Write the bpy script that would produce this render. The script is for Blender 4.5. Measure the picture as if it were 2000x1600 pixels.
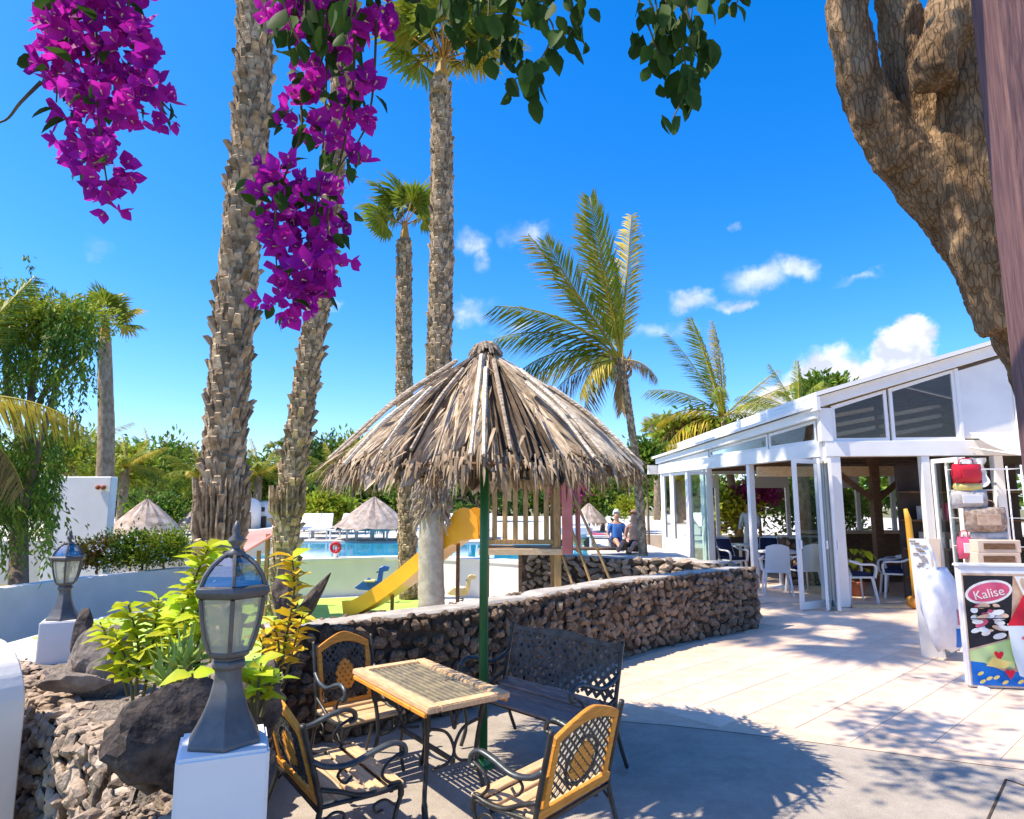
import bpy, bmesh, math, random
import numpy as np
from mathutils import Vector, Matrix, Quaternion, noise as mnoise

for o in list(bpy.data.objects):
    bpy.data.objects.remove(o)
random.seed(7)
rng = np.random.default_rng(7)
scene = bpy.context.scene
C = scene.collection
PI = math.pi
R = math.radians

# ------------------------------------------------------------------ camera
CAMZ, PITCH, F = 1.7, 8.2, 1280.0
cam_d = bpy.data.cameras.new('camera')
cam = bpy.data.objects.new('camera', cam_d)
C.objects.link(cam)
cam_d.sensor_width = 36
cam_d.lens = F / 2000 * 36
cam_d.clip_start = 0.05
cam_d.clip_end = 2000
cam.location = (0, 0, CAMZ)
cam.rotation_euler = (R(90 + PITCH), 0, 0)
scene.camera = cam
cp, sp = math.cos(R(PITCH)), math.sin(R(PITCH))


def ray(px, py):
    u, v = (px - 1000) / F, -(py - 800) / F
    return Vector((u, cp - v * sp, sp + v * cp))


def G(px, py, z=0.0):
    """photo pixel -> point on the level z"""
    d = ray(px, py)
    t = (z - CAMZ) / d.z
    return Vector((d.x * t, d.y * t, z))


def D(px, py, y):
    """photo pixel -> point at distance y in front of the camera"""
    d = ray(px, py)
    t = y / d.y
    return Vector((d.x * t, y, CAMZ + d.z * t))


# ------------------------------------------------------------------ sun, sky, exposure
SUN_EL = 57.0
SUN_AZ = -102.0          # clockwise from +Y: the sun stands to the left
sd = bpy.data.lights.new('sun', 'SUN')
sd.energy = 4.6
sd.angle = R(0.55)
sd.color = (1.0, 0.89, 0.72)
sun = bpy.data.objects.new('sun', sd)
C.objects.link(sun)
sdir = Vector((math.sin(R(SUN_AZ)) * math.cos(R(SUN_EL)), math.cos(R(SUN_AZ)) * math.cos(R(SUN_EL)), math.sin(R(SUN_EL))))
sun.rotation_euler = sdir.to_track_quat('Z', 'Y').to_euler()
sun.location = (-20, 0, 30)

world = bpy.data.worlds.new('World')
scene.world = world
world.use_nodes = True
wn, wl = world.node_tree.nodes, world.node_tree.links
wn.clear()


def wnode(t, **k):
    n = wn.new(t)
    for a, b in k.items():
        setattr(n, a, b)
    return n


sky = wnode('ShaderNodeTexSky', sky_type='NISHITA', sun_disc=False)
sky.sun_elevation = R(SUN_EL)
sky.sun_rotation = R(SUN_AZ)
sky.air_density = 1.0
sky.dust_density = 0.7
sky.ozone_density = 2.2
hs = wnode('ShaderNodeHueSaturation')
hs.inputs['Saturation'].default_value = 1.34
hs.inputs['Value'].default_value = 1.6
grade = wnode('ShaderNodeMixRGB', blend_type='MULTIPLY')      # the photograph's cool, strongly coloured print
grade.inputs[0].default_value = 1
grade.inputs[2].default_value = (.90, .955, 1.14, 1)
wl.new(sky.outputs[0], grade.inputs[1])
wl.new(grade.outputs[0], hs.inputs['Color'])
tc = wnode('ShaderNodeTexCoord')


def wmath(op, a, b=None, clamp=False):
    n = wnode('ShaderNodeMath', operation=op, use_clamp=clamp)
    for i, x in enumerate((a, b)):
        if x is None:
            continue
        if isinstance(x, (int, float)):
            n.inputs[i].default_value = x
        else:
            wl.new(x, n.inputs[i])
    return n.outputs[0]


def wvec(op, a, b):
    n = wnode('ShaderNodeVectorMath', operation=op)
    for i, x in enumerate((a, b)):
        if isinstance(x, (tuple, list, Vector)):
            n.inputs[i].default_value = tuple(x)
        else:
            wl.new(x, n.inputs[i])
    return n.outputs['Value'] if op == 'LENGTH' else n.outputs[0]


nz = wnode('ShaderNodeTexNoise')
nz.inputs['Scale'].default_value = 14
nz.inputs['Detail'].default_value = 8
nz.inputs['Roughness'].default_value = 0.62
wl.new(tc.outputs['Generated'], nz.inputs['Vector'])
dist = wvec('MULTIPLY', wvec('SUBTRACT', nz.outputs['Color'], (0.5, 0.5, 0.5)), (0.085, 0.04, 0.085))
wdir = wvec('ADD', tc.outputs['Generated'], dist)


def cloud(blobs, soft, gain):
    """blobs: (px, py, rx, ry) in photo pixels, turned into directions of the sky"""
    tot = None
    for (px, py, rx, ry) in blobs:
        c = ray(px, py).normalized()
        k = F / c.y * 1.0
        s = wvec('MULTIPLY', wvec('SUBTRACT', wdir, c), (k / rx, k / max(rx, ry), k / ry))
        ln = wvec('LENGTH', s, (0, 0, 0))
        mr = wnode('ShaderNodeMapRange', interpolation_type='SMOOTHSTEP')
        mr.inputs['From Min'].default_value = 1.0
        mr.inputs['From Max'].default_value = 1.0 - soft
        wl.new(ln, mr.inputs['Value'])
        tot = mr.outputs[0] if tot is None else wmath('MAXIMUM', tot, mr.outputs[0])
    return wmath('MULTIPLY', tot, gain)


cum = cloud([(1545, 795, 90, 62), (1630, 750, 92, 82), (1700, 765, 85, 78), (1760, 700, 56, 76), (1778, 660, 48, 46), (1470, 815, 75, 42),
             (1870, 800, 90, 50), (2120, 740, 120, 70), (2350, 760, 160, 50)], 0.38, 1.0)
mid = cloud([(1480, 552, 85, 34), (1550, 528, 55, 30), (1350, 590, 55, 28), (1430, 600, 60, 18), (2180, 480, 90, 40), (-300, 560, 90, 40)], 0.9, 0.62)
wis = cloud([(930, 470, 55, 36), (1030, 455, 50, 30), (945, 505, 30, 40), (200, 492, 42, 30), (910, 610, 70, 26), (640, 600, 40, 16),
             (1680, 540, 60, 14), (1300, 650, 80, 26), (1440, 436, 20, 14), (1000, 640, 60, 20), (-150, 300, 60, 24), (2300, 250, 80, 30)], 1.0, 0.5)
nz2 = wnode('ShaderNodeTexNoise')
nz2.inputs['Scale'].default_value = 30
nz2.inputs['Detail'].default_value = 6
wl.new(tc.outputs['Generated'], nz2.inputs['Vector'])
mr2 = wnode('ShaderNodeMapRange')
mr2.inputs['From Min'].default_value = 0.38
mr2.inputs['From Max'].default_value = 0.62
wl.new(nz2.outputs['Fac'], mr2.inputs['Value'])
wis = wmath('MULTIPLY', wis, wmath('ADD', wmath('MULTIPLY', mr2.outputs[0], 0.9), 0.25))
cl = wmath('MAXIMUM', wmath('MAXIMUM', cum, mid), wis, clamp=True)
shade = wnode('ShaderNodeMixRGB')
shade.inputs[1].default_value = (4.6, 5.0, 6.2, 1)
shade.inputs[2].default_value = (8.2, 8.2, 8.3, 1)
wl.new(mr2.outputs[0], shade.inputs[0])
cmix = wnode('ShaderNodeMixRGB')
wl.new(cl, cmix.inputs[0])
wl.new(hs.outputs[0], cmix.inputs[1])
wl.new(shade.outputs[0], cmix.inputs[2])
bg = wnode('ShaderNodeBackground')
bg.inputs['Strength'].default_value = 0.10
wl.new(cmix.outputs[0], bg.inputs['Color'])
wo = wnode('ShaderNodeOutputWorld')
wl.new(bg.outputs[0], wo.inputs['Surface'])

vs = scene.view_settings
vs.view_transform = 'Standard'
vs.look = 'None'
vs.exposure = 0.76
vs.gamma = 1.0
vs.use_curve_mapping = False
scene.cycles.max_bounces = 8
scene.cycles.transparent_max_bounces = 16
scene.cycles.caustics_reflective = False
scene.cycles.caustics_refractive = False
scene.cycles.use_denoising = True

# ------------------------------------------------------------------ materials
MATS = {}


def mat(name, c1, c2=None, scale=6, rough=.75, bump=0.0, bscale=40, metal=0, spec=.3, rnd=0, isl=0, trans=0, detail=5,
        stretch=None, lo=.38, hi=.62, coord='Object', voro=0, hue=0, nrough=.5):
    m = bpy.data.materials.new(name)
    m.use_nodes = True
    n, l = m.node_tree.nodes, m.node_tree.links
    b = n['Principled BSDF']
    b.inputs['Roughness'].default_value = rough
    b.inputs['Metallic'].default_value = metal
    b.inputs['Specular IOR Level'].default_value = spec
    t = n.new('ShaderNodeTexCoord')
    vec = t.outputs[coord]
    if stretch:
        mp = n.new('ShaderNodeMapping')
        mp.inputs['Scale'].default_value = stretch
        l.new(vec, mp.inputs[0])
        vec = mp.outputs[0]
    col = None
    c2 = c2 or tuple(min(1, x * .8) for x in c1)
    nt = n.new('ShaderNodeTexNoise')
    nt.inputs['Scale'].default_value = scale
    nt.inputs['Detail'].default_value = detail
    nt.inputs['Roughness'].default_value = nrough
    l.new(vec, nt.inputs['Vector'])
    rp = n.new('ShaderNodeValToRGB')
    rp.color_ramp.elements[0].position = lo
    rp.color_ramp.elements[1].position = hi
    rp.color_ramp.elements[0].color = (*c1, 1)
    rp.color_ramp.elements[1].color = (*c2, 1)
    l.new(nt.outputs['Fac'], rp.inputs[0])
    col = rp.outputs[0]
    if voro:
        vo = n.new('ShaderNodeTexVoronoi')
        vo.feature = 'DISTANCE_TO_EDGE'
        vo.inputs['Scale'].default_value = voro
        nd = n.new('ShaderNodeTexNoise')
        nd.inputs['Scale'].default_value = voro * .9
        nd.inputs['Detail'].default_value = 4
        l.new(vec, nd.inputs['Vector'])
        vd = n.new('ShaderNodeVectorMath')
        vd.operation = 'MULTIPLY_ADD'
        vd.inputs[1].default_value = (1.6 / voro,) * 3
        l.new(nd.outputs['Color'], vd.inputs[0])
        l.new(vec, vd.inputs[2])
        l.new(vd.outputs[0], vo.inputs['Vector'])
        mr = n.new('ShaderNodeMapRange')
        mr.inputs['From Max'].default_value = 0.12
        mr.inputs['To Min'].default_value = 0.70
        l.new(vo.outputs['Distance'], mr.inputs['Value'])
        mx = n.new('ShaderNodeMixRGB')
        mx.blend_type = 'MULTIPLY'
        mx.inputs[0].default_value = 1
        l.new(col, mx.inputs[1])
        l.new(mr.outputs[0], mx.inputs[2])
        col = mx.outputs[0]
    if rnd or isl:
        h = n.new('ShaderNodeHueSaturation')
        if isl:
            src = n.new('ShaderNodeNewGeometry').outputs['Random Per Island']
            amt = isl
        else:
            src = n.new('ShaderNodeObjectInfo').outputs['Random']
            amt = rnd
        ma = n.new('ShaderNodeMath')
        ma.operation = 'MULTIPLY_ADD'
        ma.inputs[1].default_value = amt
        ma.inputs[2].default_value = 1 - amt / 2
        l.new(src, ma.inputs[0])
        l.new(ma.outputs[0], h.inputs['Value'])
        if hue:
            mb = n.new('ShaderNodeMath')
            mb.operation = 'MULTIPLY_ADD'
            mb.inputs[1].default_value = hue
            mb.inputs[2].default_value = .5 - hue / 2
            l.new(src, mb.inputs[0])
            l.new(mb.outputs[0], h.inputs['Hue'])
        l.new(col, h.inputs['Color'])
        col = h.outputs[0]
    l.new(col, b.inputs['Base Color'])
    if bump:
        nb = n.new('ShaderNodeTexNoise')
        nb.inputs['Scale'].default_value = bscale
        nb.inputs['Detail'].default_value = 6
        l.new(vec, nb.inputs['Vector'])
        bp = n.new('ShaderNodeBump')
        bp.inputs['Strength'].default_value = min(1, bump)
        bp.inputs['Distance'].default_value = 0.02
        hsrc = nb.outputs['Fac']
        if voro:
            mm = n.new('ShaderNodeMath')
            mm.operation = 'ADD'
            l.new(hsrc, mm.inputs[0])
            l.new(mr.outputs[0], mm.inputs[1])
            hsrc = mm.outputs[0]
        l.new(hsrc, bp.inputs['Height'])
        l.new(bp.outputs[0], b.inputs['Normal'])
    if trans:
        tr = n.new('ShaderNodeBsdfTranslucent')
        l.new(col, tr.inputs['Color'])
        mx = n.new('ShaderNodeMixShader')
        mx.inputs[0].default_value = trans
        l.new(b.outputs[0], mx.inputs[1])
        l.new(tr.outputs[0], mx.inputs[2])
        l.new(mx.outputs[0], n['Material Output'].inputs['Surface'])
    MATS[name] = m
    return m


def glass(name, tint, refl=.12, ior=1.3):
    m = bpy.data.materials.new(name)
    m.use_nodes = True
    n, l = m.node_tree.nodes, m.node_tree.links
    n.remove(n['Principled BSDF'])
    tr = n.new('ShaderNodeBsdfTransparent')
    tr.inputs[0].default_value = (*tint, 1)
    gl = n.new('ShaderNodeBsdfGlossy')
    gl.inputs['Roughness'].default_value = 0.03
    lw = n.new('ShaderNodeFresnel')
    lw.inputs['IOR'].default_value = ior
    ad = n.new('ShaderNodeMath')
    ad.operation = 'ADD'
    ad.use_clamp = True
    ad.inputs[1].default_value = refl
    l.new(lw.outputs[0], ad.inputs[0])
    mx = n.new('ShaderNodeMixShader')
    l.new(ad.outputs[0], mx.inputs[0])
    l.new(tr.outputs[0], mx.inputs[1])
    l.new(gl.outputs[0], mx.inputs[2])
    l.new(mx.outputs[0], n['Material Output'].inputs['Surface'])
    MATS[name] = m
    return m


mat('concrete', (.30, .255, .21), (.54, .475, .40), scale=2.2, detail=14, nrough=.86, rough=.9, bump=.6, bscale=120, lo=.33, hi=.67)
mat('tile', (.68, .50, .37), (.80, .63, .48), scale=2.6, detail=9, nrough=.7, rough=.45, bump=.05, bscale=60, rnd=.10, spec=.35)
mat('grout', (.66, .51, .38), (.60, .46, .34), scale=12, rough=.9)
mat('ground', (.24, .19, .12), (.13, .16, .05), scale=.3, rough=.95, bump=.3, bscale=5)
mat('deck', (.68, .64, .56), (.60, .55, .47), scale=2, rough=.8)
mat('green_mat', (.46, .66, .12), (.38, .60, .10), scale=1.5, rough=.8)
mat('pale_floor', (.72, .70, .64), (.64, .62, .56), scale=2, rough=.8)
mat('white_paint', (.85, .81, .76), (.79, .75, .71), scale=2.5, rough=.7, bump=.08, bscale=35)
mat('white_metal', (.86, .83, .79), (.82, .79, .75), scale=3, rough=.4, spec=.5)
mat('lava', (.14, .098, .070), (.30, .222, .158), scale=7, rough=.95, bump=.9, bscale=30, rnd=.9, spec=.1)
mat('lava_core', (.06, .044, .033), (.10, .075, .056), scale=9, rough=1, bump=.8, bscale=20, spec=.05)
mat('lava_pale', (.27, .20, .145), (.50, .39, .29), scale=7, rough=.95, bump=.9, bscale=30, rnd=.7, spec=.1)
mat('rock_grey', (.13, .11, .095), (.32, .27, .225), scale=6, detail=9, nrough=.7, rough=.95, bump=1, bscale=14, spec=.1)
mat('rock_dark', (.035, .029, .026), (.15, .12, .10), scale=7, detail=10, nrough=.7, rough=.95, bump=1, bscale=16, spec=.1)
mat('coping', (.50, .46, .40), (.38, .34, .29), scale=5, rough=.9, bump=.4, bscale=30)
mat('gravel', (.16, .13, .10), (.30, .25, .20), scale=30, rough=.95, bump=1, bscale=60)
mat('iron', (.034, .033, .031), (.062, .06, .055), scale=12, rough=.42, metal=.35, spec=.5, bump=.15, bscale=70)
mat('iron_brown', (.10, .075, .058), (.17, .13, .10), scale=14, rough=.6, metal=.2, spec=.4)
mat('lattice_tan', (.40, .33, .20), (.22, .19, .13), scale=14, rough=.5, metal=.2, spec=.5)
mat('iron_worn', (.10, .115, .12), (.06, .066, .07), scale=20, rough=.4, metal=.5, spec=.5)
mat('lamp_grey', (.085, .08, .076), (.14, .132, .125), scale=9, rough=.45, metal=.3, spec=.5, bump=.06, bscale=60)
mat('wood_orange', (.78, .34, .05), (.62, .24, .03), scale=5, rough=.5, stretch=(2, 14, 14), bump=.12, bscale=14, rnd=.15)
mat('wood_pale', (.74, .52, .30), (.60, .39, .20), scale=5, rough=.55, stretch=(2, 14, 14), bump=.12, bscale=14, rnd=.15)
mat('wood_grey', (.40, .31, .27), (.28, .20, .17), scale=5, rough=.75, stretch=(2, 14, 14), bump=.25, bscale=14, rnd=.2)
mat('wood_post', (.20, .105, .10), (.12, .062, .065), scale=6, rough=.7, stretch=(12, 12, 1.2), bump=.3, bscale=10)
mat('wood_brown', (.20, .105, .05), (.13, .065, .03), scale=5, rough=.6, stretch=(2, 8, 8), bump=.15, bscale=14)
mat('wood_play', (.46, .28, .11), (.33, .19, .07), scale=5, rough=.7, stretch=(8, 8, 1.5), bump=.15, bscale=14)
mat('ochre', (.72, .40, .05), (.60, .31, .04), scale=4, rough=.4)
mat('slide', (.88, .42, .015), (.80, .35, .015), scale=2, rough=.35, spec=.5)
mat('pole_green', (.012, .12, .035), (.02, .17, .05), scale=5, rough=.4, spec=.5, stretch=(1, 1, .3))
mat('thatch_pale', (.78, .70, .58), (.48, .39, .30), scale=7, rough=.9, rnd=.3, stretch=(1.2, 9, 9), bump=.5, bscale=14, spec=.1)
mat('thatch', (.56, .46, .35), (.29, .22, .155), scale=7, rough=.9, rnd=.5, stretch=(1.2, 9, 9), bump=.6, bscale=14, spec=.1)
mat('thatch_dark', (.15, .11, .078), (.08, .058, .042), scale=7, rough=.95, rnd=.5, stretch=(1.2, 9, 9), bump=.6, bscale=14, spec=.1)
mat('straw', (.42, .32, .22), (.26, .19, .12), scale=5, rough=.95, isl=.9, spec=.1)
mat('thatch_far', (.50, .41, .35), (.32, .25, .20), scale=6, rough=.95, rnd=.4, bump=.4, bscale=20, spec=.1)
mat('palm_trunk', (.25, .175, .11), (.40, .30, .20), scale=9, rough=.95, bump=.9, bscale=30, stretch=(1, 1, .6), spec=.1)
mat('palm_boot', (.46, .345, .22), (.25, .17, .10), scale=12, rough=.95, isl=.9, bump=.6, bscale=40, spec=.1)
mat('palm_smooth', (.46, .40, .32), (.36, .30, .24), scale=8, rough=.9, bump=.5, bscale=18, spec=.1)
mat('palm_green', (.14, .21, .02), (.27, .30, .028), scale=1.5, rough=.5, isl=.5, trans=.3)
mat('palm_yellow', (.40, .33, .03), (.54, .42, .04), scale=1.5, rough=.5, isl=.5, trans=.3)
mat('palm_brown', (.30, .21, .09), (.22, .14, .06), scale=1.5, rough=.8, isl=.5, trans=.2)
mat('petiole', (.50, .25, .05), (.35, .22, .06), scale=6, rough=.6)
mat('leaf_dark', (.035, .085, .014), (.06, .12, .02), scale=9, rough=.6, rnd=.7, trans=.35, spec=.15)
mat('leaf_lime', (.62, .64, .03), (.44, .56, .03), scale=8, rough=.45, rnd=.45, trans=.4, hue=.05)
mat('leaf_yellow', (.80, .52, .03), (.62, .52, .04), scale=8, rough=.45, rnd=.35, trans=.3)
mat('leaf_aloe', (.26, .36, .09), (.36, .46, .11), scale=6, rough=.5, rnd=.3)
mat('stem', (.14, .12, .05), (.09, .075, .035), scale=10, rough=.8)
mat('bract', (.42, .012, .36), (.56, .03, .50), scale=12, rough=.6, rnd=.7, trans=.45, hue=.05, spec=.15)
mat('floret', (.85, .75, .40), (.8, .7, .5), scale=10, rough=.6)
mat('foliage', (.085, .165, .018), (.20, .28, .03), scale=.8, rough=.55, isl=.9, trans=.3, hue=.05)
mat('foliage_lime', (.22, .29, .02), (.38, .41, .03), scale=.8, rough=.55, isl=.8, trans=.3, hue=.05)
mat('foliage_dark', (.045, .10, .018), (.10, .17, .025), scale=.8, rough=.55, isl=.9, trans=.25, hue=.04)
mat('foliage_red', (.16, .09, .02), (.11, .14, .02), scale=3, rough=.55, isl=.9, trans=.25, hue=.05)
mat('foliage_pink', (.40, .04, .20), (.30, .03, .16), scale=3, rough=.6, isl=.7, trans=.3)
mat('bark', (.16, .098, .052), (.34, .225, .128), scale=6, detail=9, nrough=.68, rough=.95, bump=1.0, bscale=26, voro=24, stretch=(1.6, 1.6, .38), spec=.1)
mat('bark_thin', (.17, .12, .08), (.25, .19, .13), scale=6, rough=.95, bump=.6, bscale=24, spec=.1)
mat('water', (.005, .34, .60), (.01, .42, .68), scale=.9, rough=.06, bump=.12, bscale=4, spec=.5)
mat('pink_roof', (.66, .24, .20), (.74, .30, .25), scale=2, rough=.6)
mat('pink_post', (.60, .20, .16), (.50, .15, .12), scale=3, rough=.6)
mat('blue_plastic', (.01, .08, .38), (.015, .11, .45), scale=2, rough=.35, spec=.5)
mat('yellow_plastic', (.78, .62, .30), (.7, .55, .25), scale=2, rough=.4)
mat('red_plastic', (.60, .02, .04), (.5, .015, .03), scale=4, rough=.45)
mat('navy', (.012, .02, .065), (.02, .03, .085), scale=5, rough=.9)
mat('plastic_white', (.80, .80, .80), (.76, .76, .77), scale=3, rough=.35, spec=.5)
mat('bag_film', (.82, .84, .90), (.72, .76, .86), scale=6, rough=.3, trans=.25, bump=.5, bscale=8)
mat('awning', (.62, .61, .60), (.55, .54, .54), scale=3, rough=.8, trans=.25)
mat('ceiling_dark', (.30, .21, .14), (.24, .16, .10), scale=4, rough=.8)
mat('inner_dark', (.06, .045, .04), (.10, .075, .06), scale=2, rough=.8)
mat('curtain', (.60, .60, .60), (.5, .5, .52), scale=8, stretch=(6, 6, .4), rough=.7)
mat('skin', (.55, .30, .19), (.5, .26, .16), scale=6, rough=.55)
mat('cloth_blue', (.05, .16, .45), (.08, .2, .5), scale=6, rough=.85)
mat('cloth_white', (.75, .75, .76), (.66, .66, .68), scale=6, rough=.85)
mat('cloth_dark', (.03, .03, .05), (.05, .05, .08), scale=6, rough=.85)
mat('hair', (.10, .06, .04), (.06, .04, .03), scale=20, rough=.6)
mat('terracotta', (.42, .13, .06), (.34, .10, .05), scale=5, rough=.85)
mat('print_black', (.015, .015, .02), (.02, .02, .03), rough=.3)
mat('print_white', (.80, .78, .74), (.78, .76, .72), rough=.3)
mat('print_cream', (.70, .50, .36), (.55, .36, .24), scale=12, rough=.3, rnd=.4)
mat('print_pink', (.72, .12, .22), (.62, .08, .16), scale=8, rough=.3)
mat('print_red', (.66, .015, .04), (.55, .01, .03), scale=8, rough=.3)
mat('print_lime', (.50, .70, .26), (.62, .76, .36), scale=4, rough=.3)
mat('print_blue', (.01, .14, .56), (.015, .18, .62), scale=4, rough=.3)
mat('print_yellow', (.80, .66, .22), (.74, .56, .16), scale=4, rough=.3)
mat('print_ice', (.66, .74, .76), (.74, .78, .80), scale=4, rough=.3)
mat('bag_brown', (.30, .20, .14), (.52, .42, .34), scale=16, rough=.8, rnd=.4, detail=3)
mat('bag_grey', (.42, .38, .36), (.60, .56, .52), scale=10, rough=.8, rnd=.3)
mat('card', (.70, .55, .42), (.62, .47, .35), scale=3, rough=.8)
mat('bulb', (.80, .70, .45), (.75, .65, .4), rough=.4)
glass('glass_clear', (.90, .95, .94), .05)
glass('glass_dim', (.66, .70, .71), .05, 1.15)
glass('roof_glass', (.62, .70, .80), .30)
glass('glass_green', (.55, .78, .72), .08)
mat('lamp_glass', (.80, .79, .66), (.66, .67, .56), scale=9, rough=.15, spec=.5, trans=.5)
_n, _l = MATS['lamp_glass'].node_tree.nodes, MATS['lamp_glass'].node_tree.links
_o = _n['Material Output']
_src = _o.inputs['Surface'].links[0].from_socket
_t, _m = _n.new('ShaderNodeBsdfTransparent'), _n.new('ShaderNodeMixShader')
_t.inputs[0].default_value = (.96, .95, .86, 1)
_m.inputs[0].default_value = .55
_l.new(_src, _m.inputs[1])
_l.new(_t.outputs[0], _m.inputs[2])
_l.new(_m.outputs[0], _o.inputs['Surface'])


# ------------------------------------------------------------------ mesh helpers
def frame_of(d, up=Vector((0, 0, 1))):
    d = d.normalized()
    if abs(d.dot(up)) > .99:
        up = Vector((1, 0, 0))
    s = d.cross(up).normalized()
    return d, s, s.cross(d)


class MB:
    def __init__(self):
        self.v, self.f = [], []

    def add(self, vs, fs, M=None):
        k = len(self.v)
        self.v += [tuple(M @ Vector(p)) for p in vs] if M else [tuple(p) for p in vs]
        self.f += [tuple(i + k for i in f) for f in fs]
        return self

    def box(self, c, s, M=None):
        x, y, z = c
        a, b, d = s[0] / 2, s[1] / 2, s[2] / 2
        vs = [(x + i * a, y + j * b, z + k * d) for k in (-1, 1) for j in (-1, 1) for i in (-1, 1)]
        return self.add(vs, [(0, 2, 3, 1), (4, 5, 7, 6), (0, 1, 5, 4), (2, 6, 7, 3), (0, 4, 6, 2), (1, 3, 7, 5)], M)

    def bar(self, p, q, w, h, up=Vector((0, 0, 1))):
        p, q = Vector(p), Vector(q)
        d, s, u = frame_of(q - p, Vector(up))
        vs = []
        for e in (p, q):
            for j in (-1, 1):
                for i in (-1, 1):
                    vs.append(e + s * (i * w / 2) + u * (j * h / 2))
        return self.add(vs, [(0, 1, 3, 2), (4, 6, 7, 5), (0, 4, 5, 1), (2, 3, 7, 6), (0, 2, 6, 4), (1, 5, 7, 3)])

    def tube(self, pts, r, n=8, flat=1.0, up=Vector((0, 0, 1)), caps=True, jit=0):
        pts = [Vector(p) for p in pts]
        m = len(pts)
        rr = r if isinstance(r, (list, tuple)) else [r] * m
        k = len(self.v)
        s_prev = None
        for i, p in enumerate(pts):
            d = (pts[min(i + 1, m - 1)] - pts[max(i - 1, 0)])
            if d.length < 1e-9:
                d = Vector((0, 0, 1))
            d.normalize()
            if s_prev is None:
                d, s, u = frame_of(d, Vector(up))
            else:
                s = (s_prev - d * s_prev.dot(d)).normalized()
                u = s.cross(d)
            s_prev = s
            for j in range(n):
                a = 2 * PI * j / n
                q = rr[i] * (1 + (random.uniform(-jit, jit) if jit else 0))
                self.v.append(tuple(p + s * (math.cos(a) * q * flat) + u * (math.sin(a) * q)))
        for i in range(m - 1):
            for j in range(n):
                a, b = k + i * n + j, k + i * n + (j + 1) % n
                self.f.append((a, b, b + n, a + n))
        if caps:
            self.f.append(tuple(k + j for j in range(n))[::-1])
            self.f.append(tuple(k + (m - 1) * n + j for j in range(n)))
        return self

    def lathe(self, prof, n=16, M=None, rot=0):
        vs, fs = [], []
        for (r, z) in prof:
            for j in range(n):
                a = 2 * PI * j / n + rot
                vs.append((r * math.cos(a), r * math.sin(a), z))
        m = len(prof)
        for i in range(m - 1):
            for j in range(n):
                a, b = i * n + j, i * n + (j + 1) % n
                fs.append((a, b, b + n, a + n))
        fs.append(tuple(range(n))[::-1])
        fs.append(tuple((m - 1) * n + j for j in range(n)))
        return self.add(vs, fs, M)

    def prism(self, poly, z0, z1, M=None):
        n = len(poly)
        vs = [(x, y, z0) for x, y in poly] + [(x, y, z1) for x, y in poly]
        fs = [tuple(range(n))[::-1], tuple(range(n, 2 * n))]
        fs += [(i, (i + 1) % n, n + (i + 1) % n, n + i) for i in range(n)]
        return self.add(vs, fs, M)

    def data(self, name, smooth=False, bevel=0, seg=1):
        me = bpy.data.meshes.new(name)
        me.from_pydata(self.v, [], self.f)
        if bevel:
            bm = bmesh.new()
            bm.from_mesh(me)
            bmesh.ops.bevel(bm, geom=bm.edges[:], offset=bevel, segments=seg, affect='EDGES', clamp_overlap=True)
            bm.to_mesh(me)
            bm.free()
        if smooth:
            me.polygons.foreach_set('use_smooth', [True] * len(me.polygons))
        me.update()
        return me

    def build(self, name, m, parent=None, smooth=False, bevel=0, seg=1, **k):
        return obj(name, self.data(name, smooth, bevel, seg), m, parent, **k)


def obj(name, me, m, parent=None, M=None, kind=None):
    o = bpy.data.objects.new(name, me)
    C.objects.link(o)
    if m is not None and me is not None and len(me.materials) == 0:
        me.materials.append(MATS[m] if isinstance(m, str) else m)
    if parent is not None:
        o.parent = parent
    if M is not None:
        o.matrix_local = M
    if kind:
        o['kind'] = kind
    return o


def share(name, me, parent, loc, rot=None, scale=None):
    o = bpy.data.objects.new(name, me)
    C.objects.link(o)
    o.parent = parent
    o.location = loc
    if rot is not None:
        if isinstance(rot, Quaternion):
            o.rotation_mode = 'QUATERNION'
            o.rotation_quaternion = rot
        else:
            o.rotation_euler = rot
    if scale is not None:
        o.scale = scale if hasattr(scale, '__len__') else (scale,) * 3
    return o


def tag(o, label=None, cat=None, group=None, kind=None):
    if label:
        o['label'] = label
    if cat:
        o['category'] = cat
    if group:
        o['group'] = group
    if kind:
        o['kind'] = kind
    return o


def thing(name, label, cat, loc=(0, 0, 0), rotz=0, group=None):
    o = bpy.data.objects.new(name, None)
    o.empty_display_size = .1
    C.objects.link(o)
    o.location = loc
    o.rotation_euler = (0, 0, rotz)
    return tag(o, label, cat, group)


def copy_tree(o, parent=None):
    c = o.copy()
    C.objects.link(c)
    c.parent = parent
    for ch in [x for x in bpy.data.objects if x.parent == o]:
        copy_tree(ch, c)
    return c


def struct(name, mb, m, **k):
    o = mb.build(name, m, **k)
    o['kind'] = 'structure'
    return o


def np_mesh(name, V, faces_idx, per):
    """V (n,3) array, faces (m,per) int array"""
    me = bpy.data.meshes.new(name)
    V = np.asarray(V, dtype=np.float32)
    Fi = np.asarray(faces_idx, dtype=np.int32)
    me.vertices.add(len(V))
    me.vertices.foreach_set('co', V.ravel())
    me.loops.add(Fi.size)
    me.loops.foreach_set('vertex_index', Fi.ravel())
    me.polygons.add(len(Fi))
    me.polygons.foreach_set('loop_start', np.arange(0, Fi.size, per, dtype=np.int32))
    me.polygons.foreach_set('loop_total', np.full(len(Fi), per, dtype=np.int32))
    me.update(calc_edges=True)
    me.validate()
    return me


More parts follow.
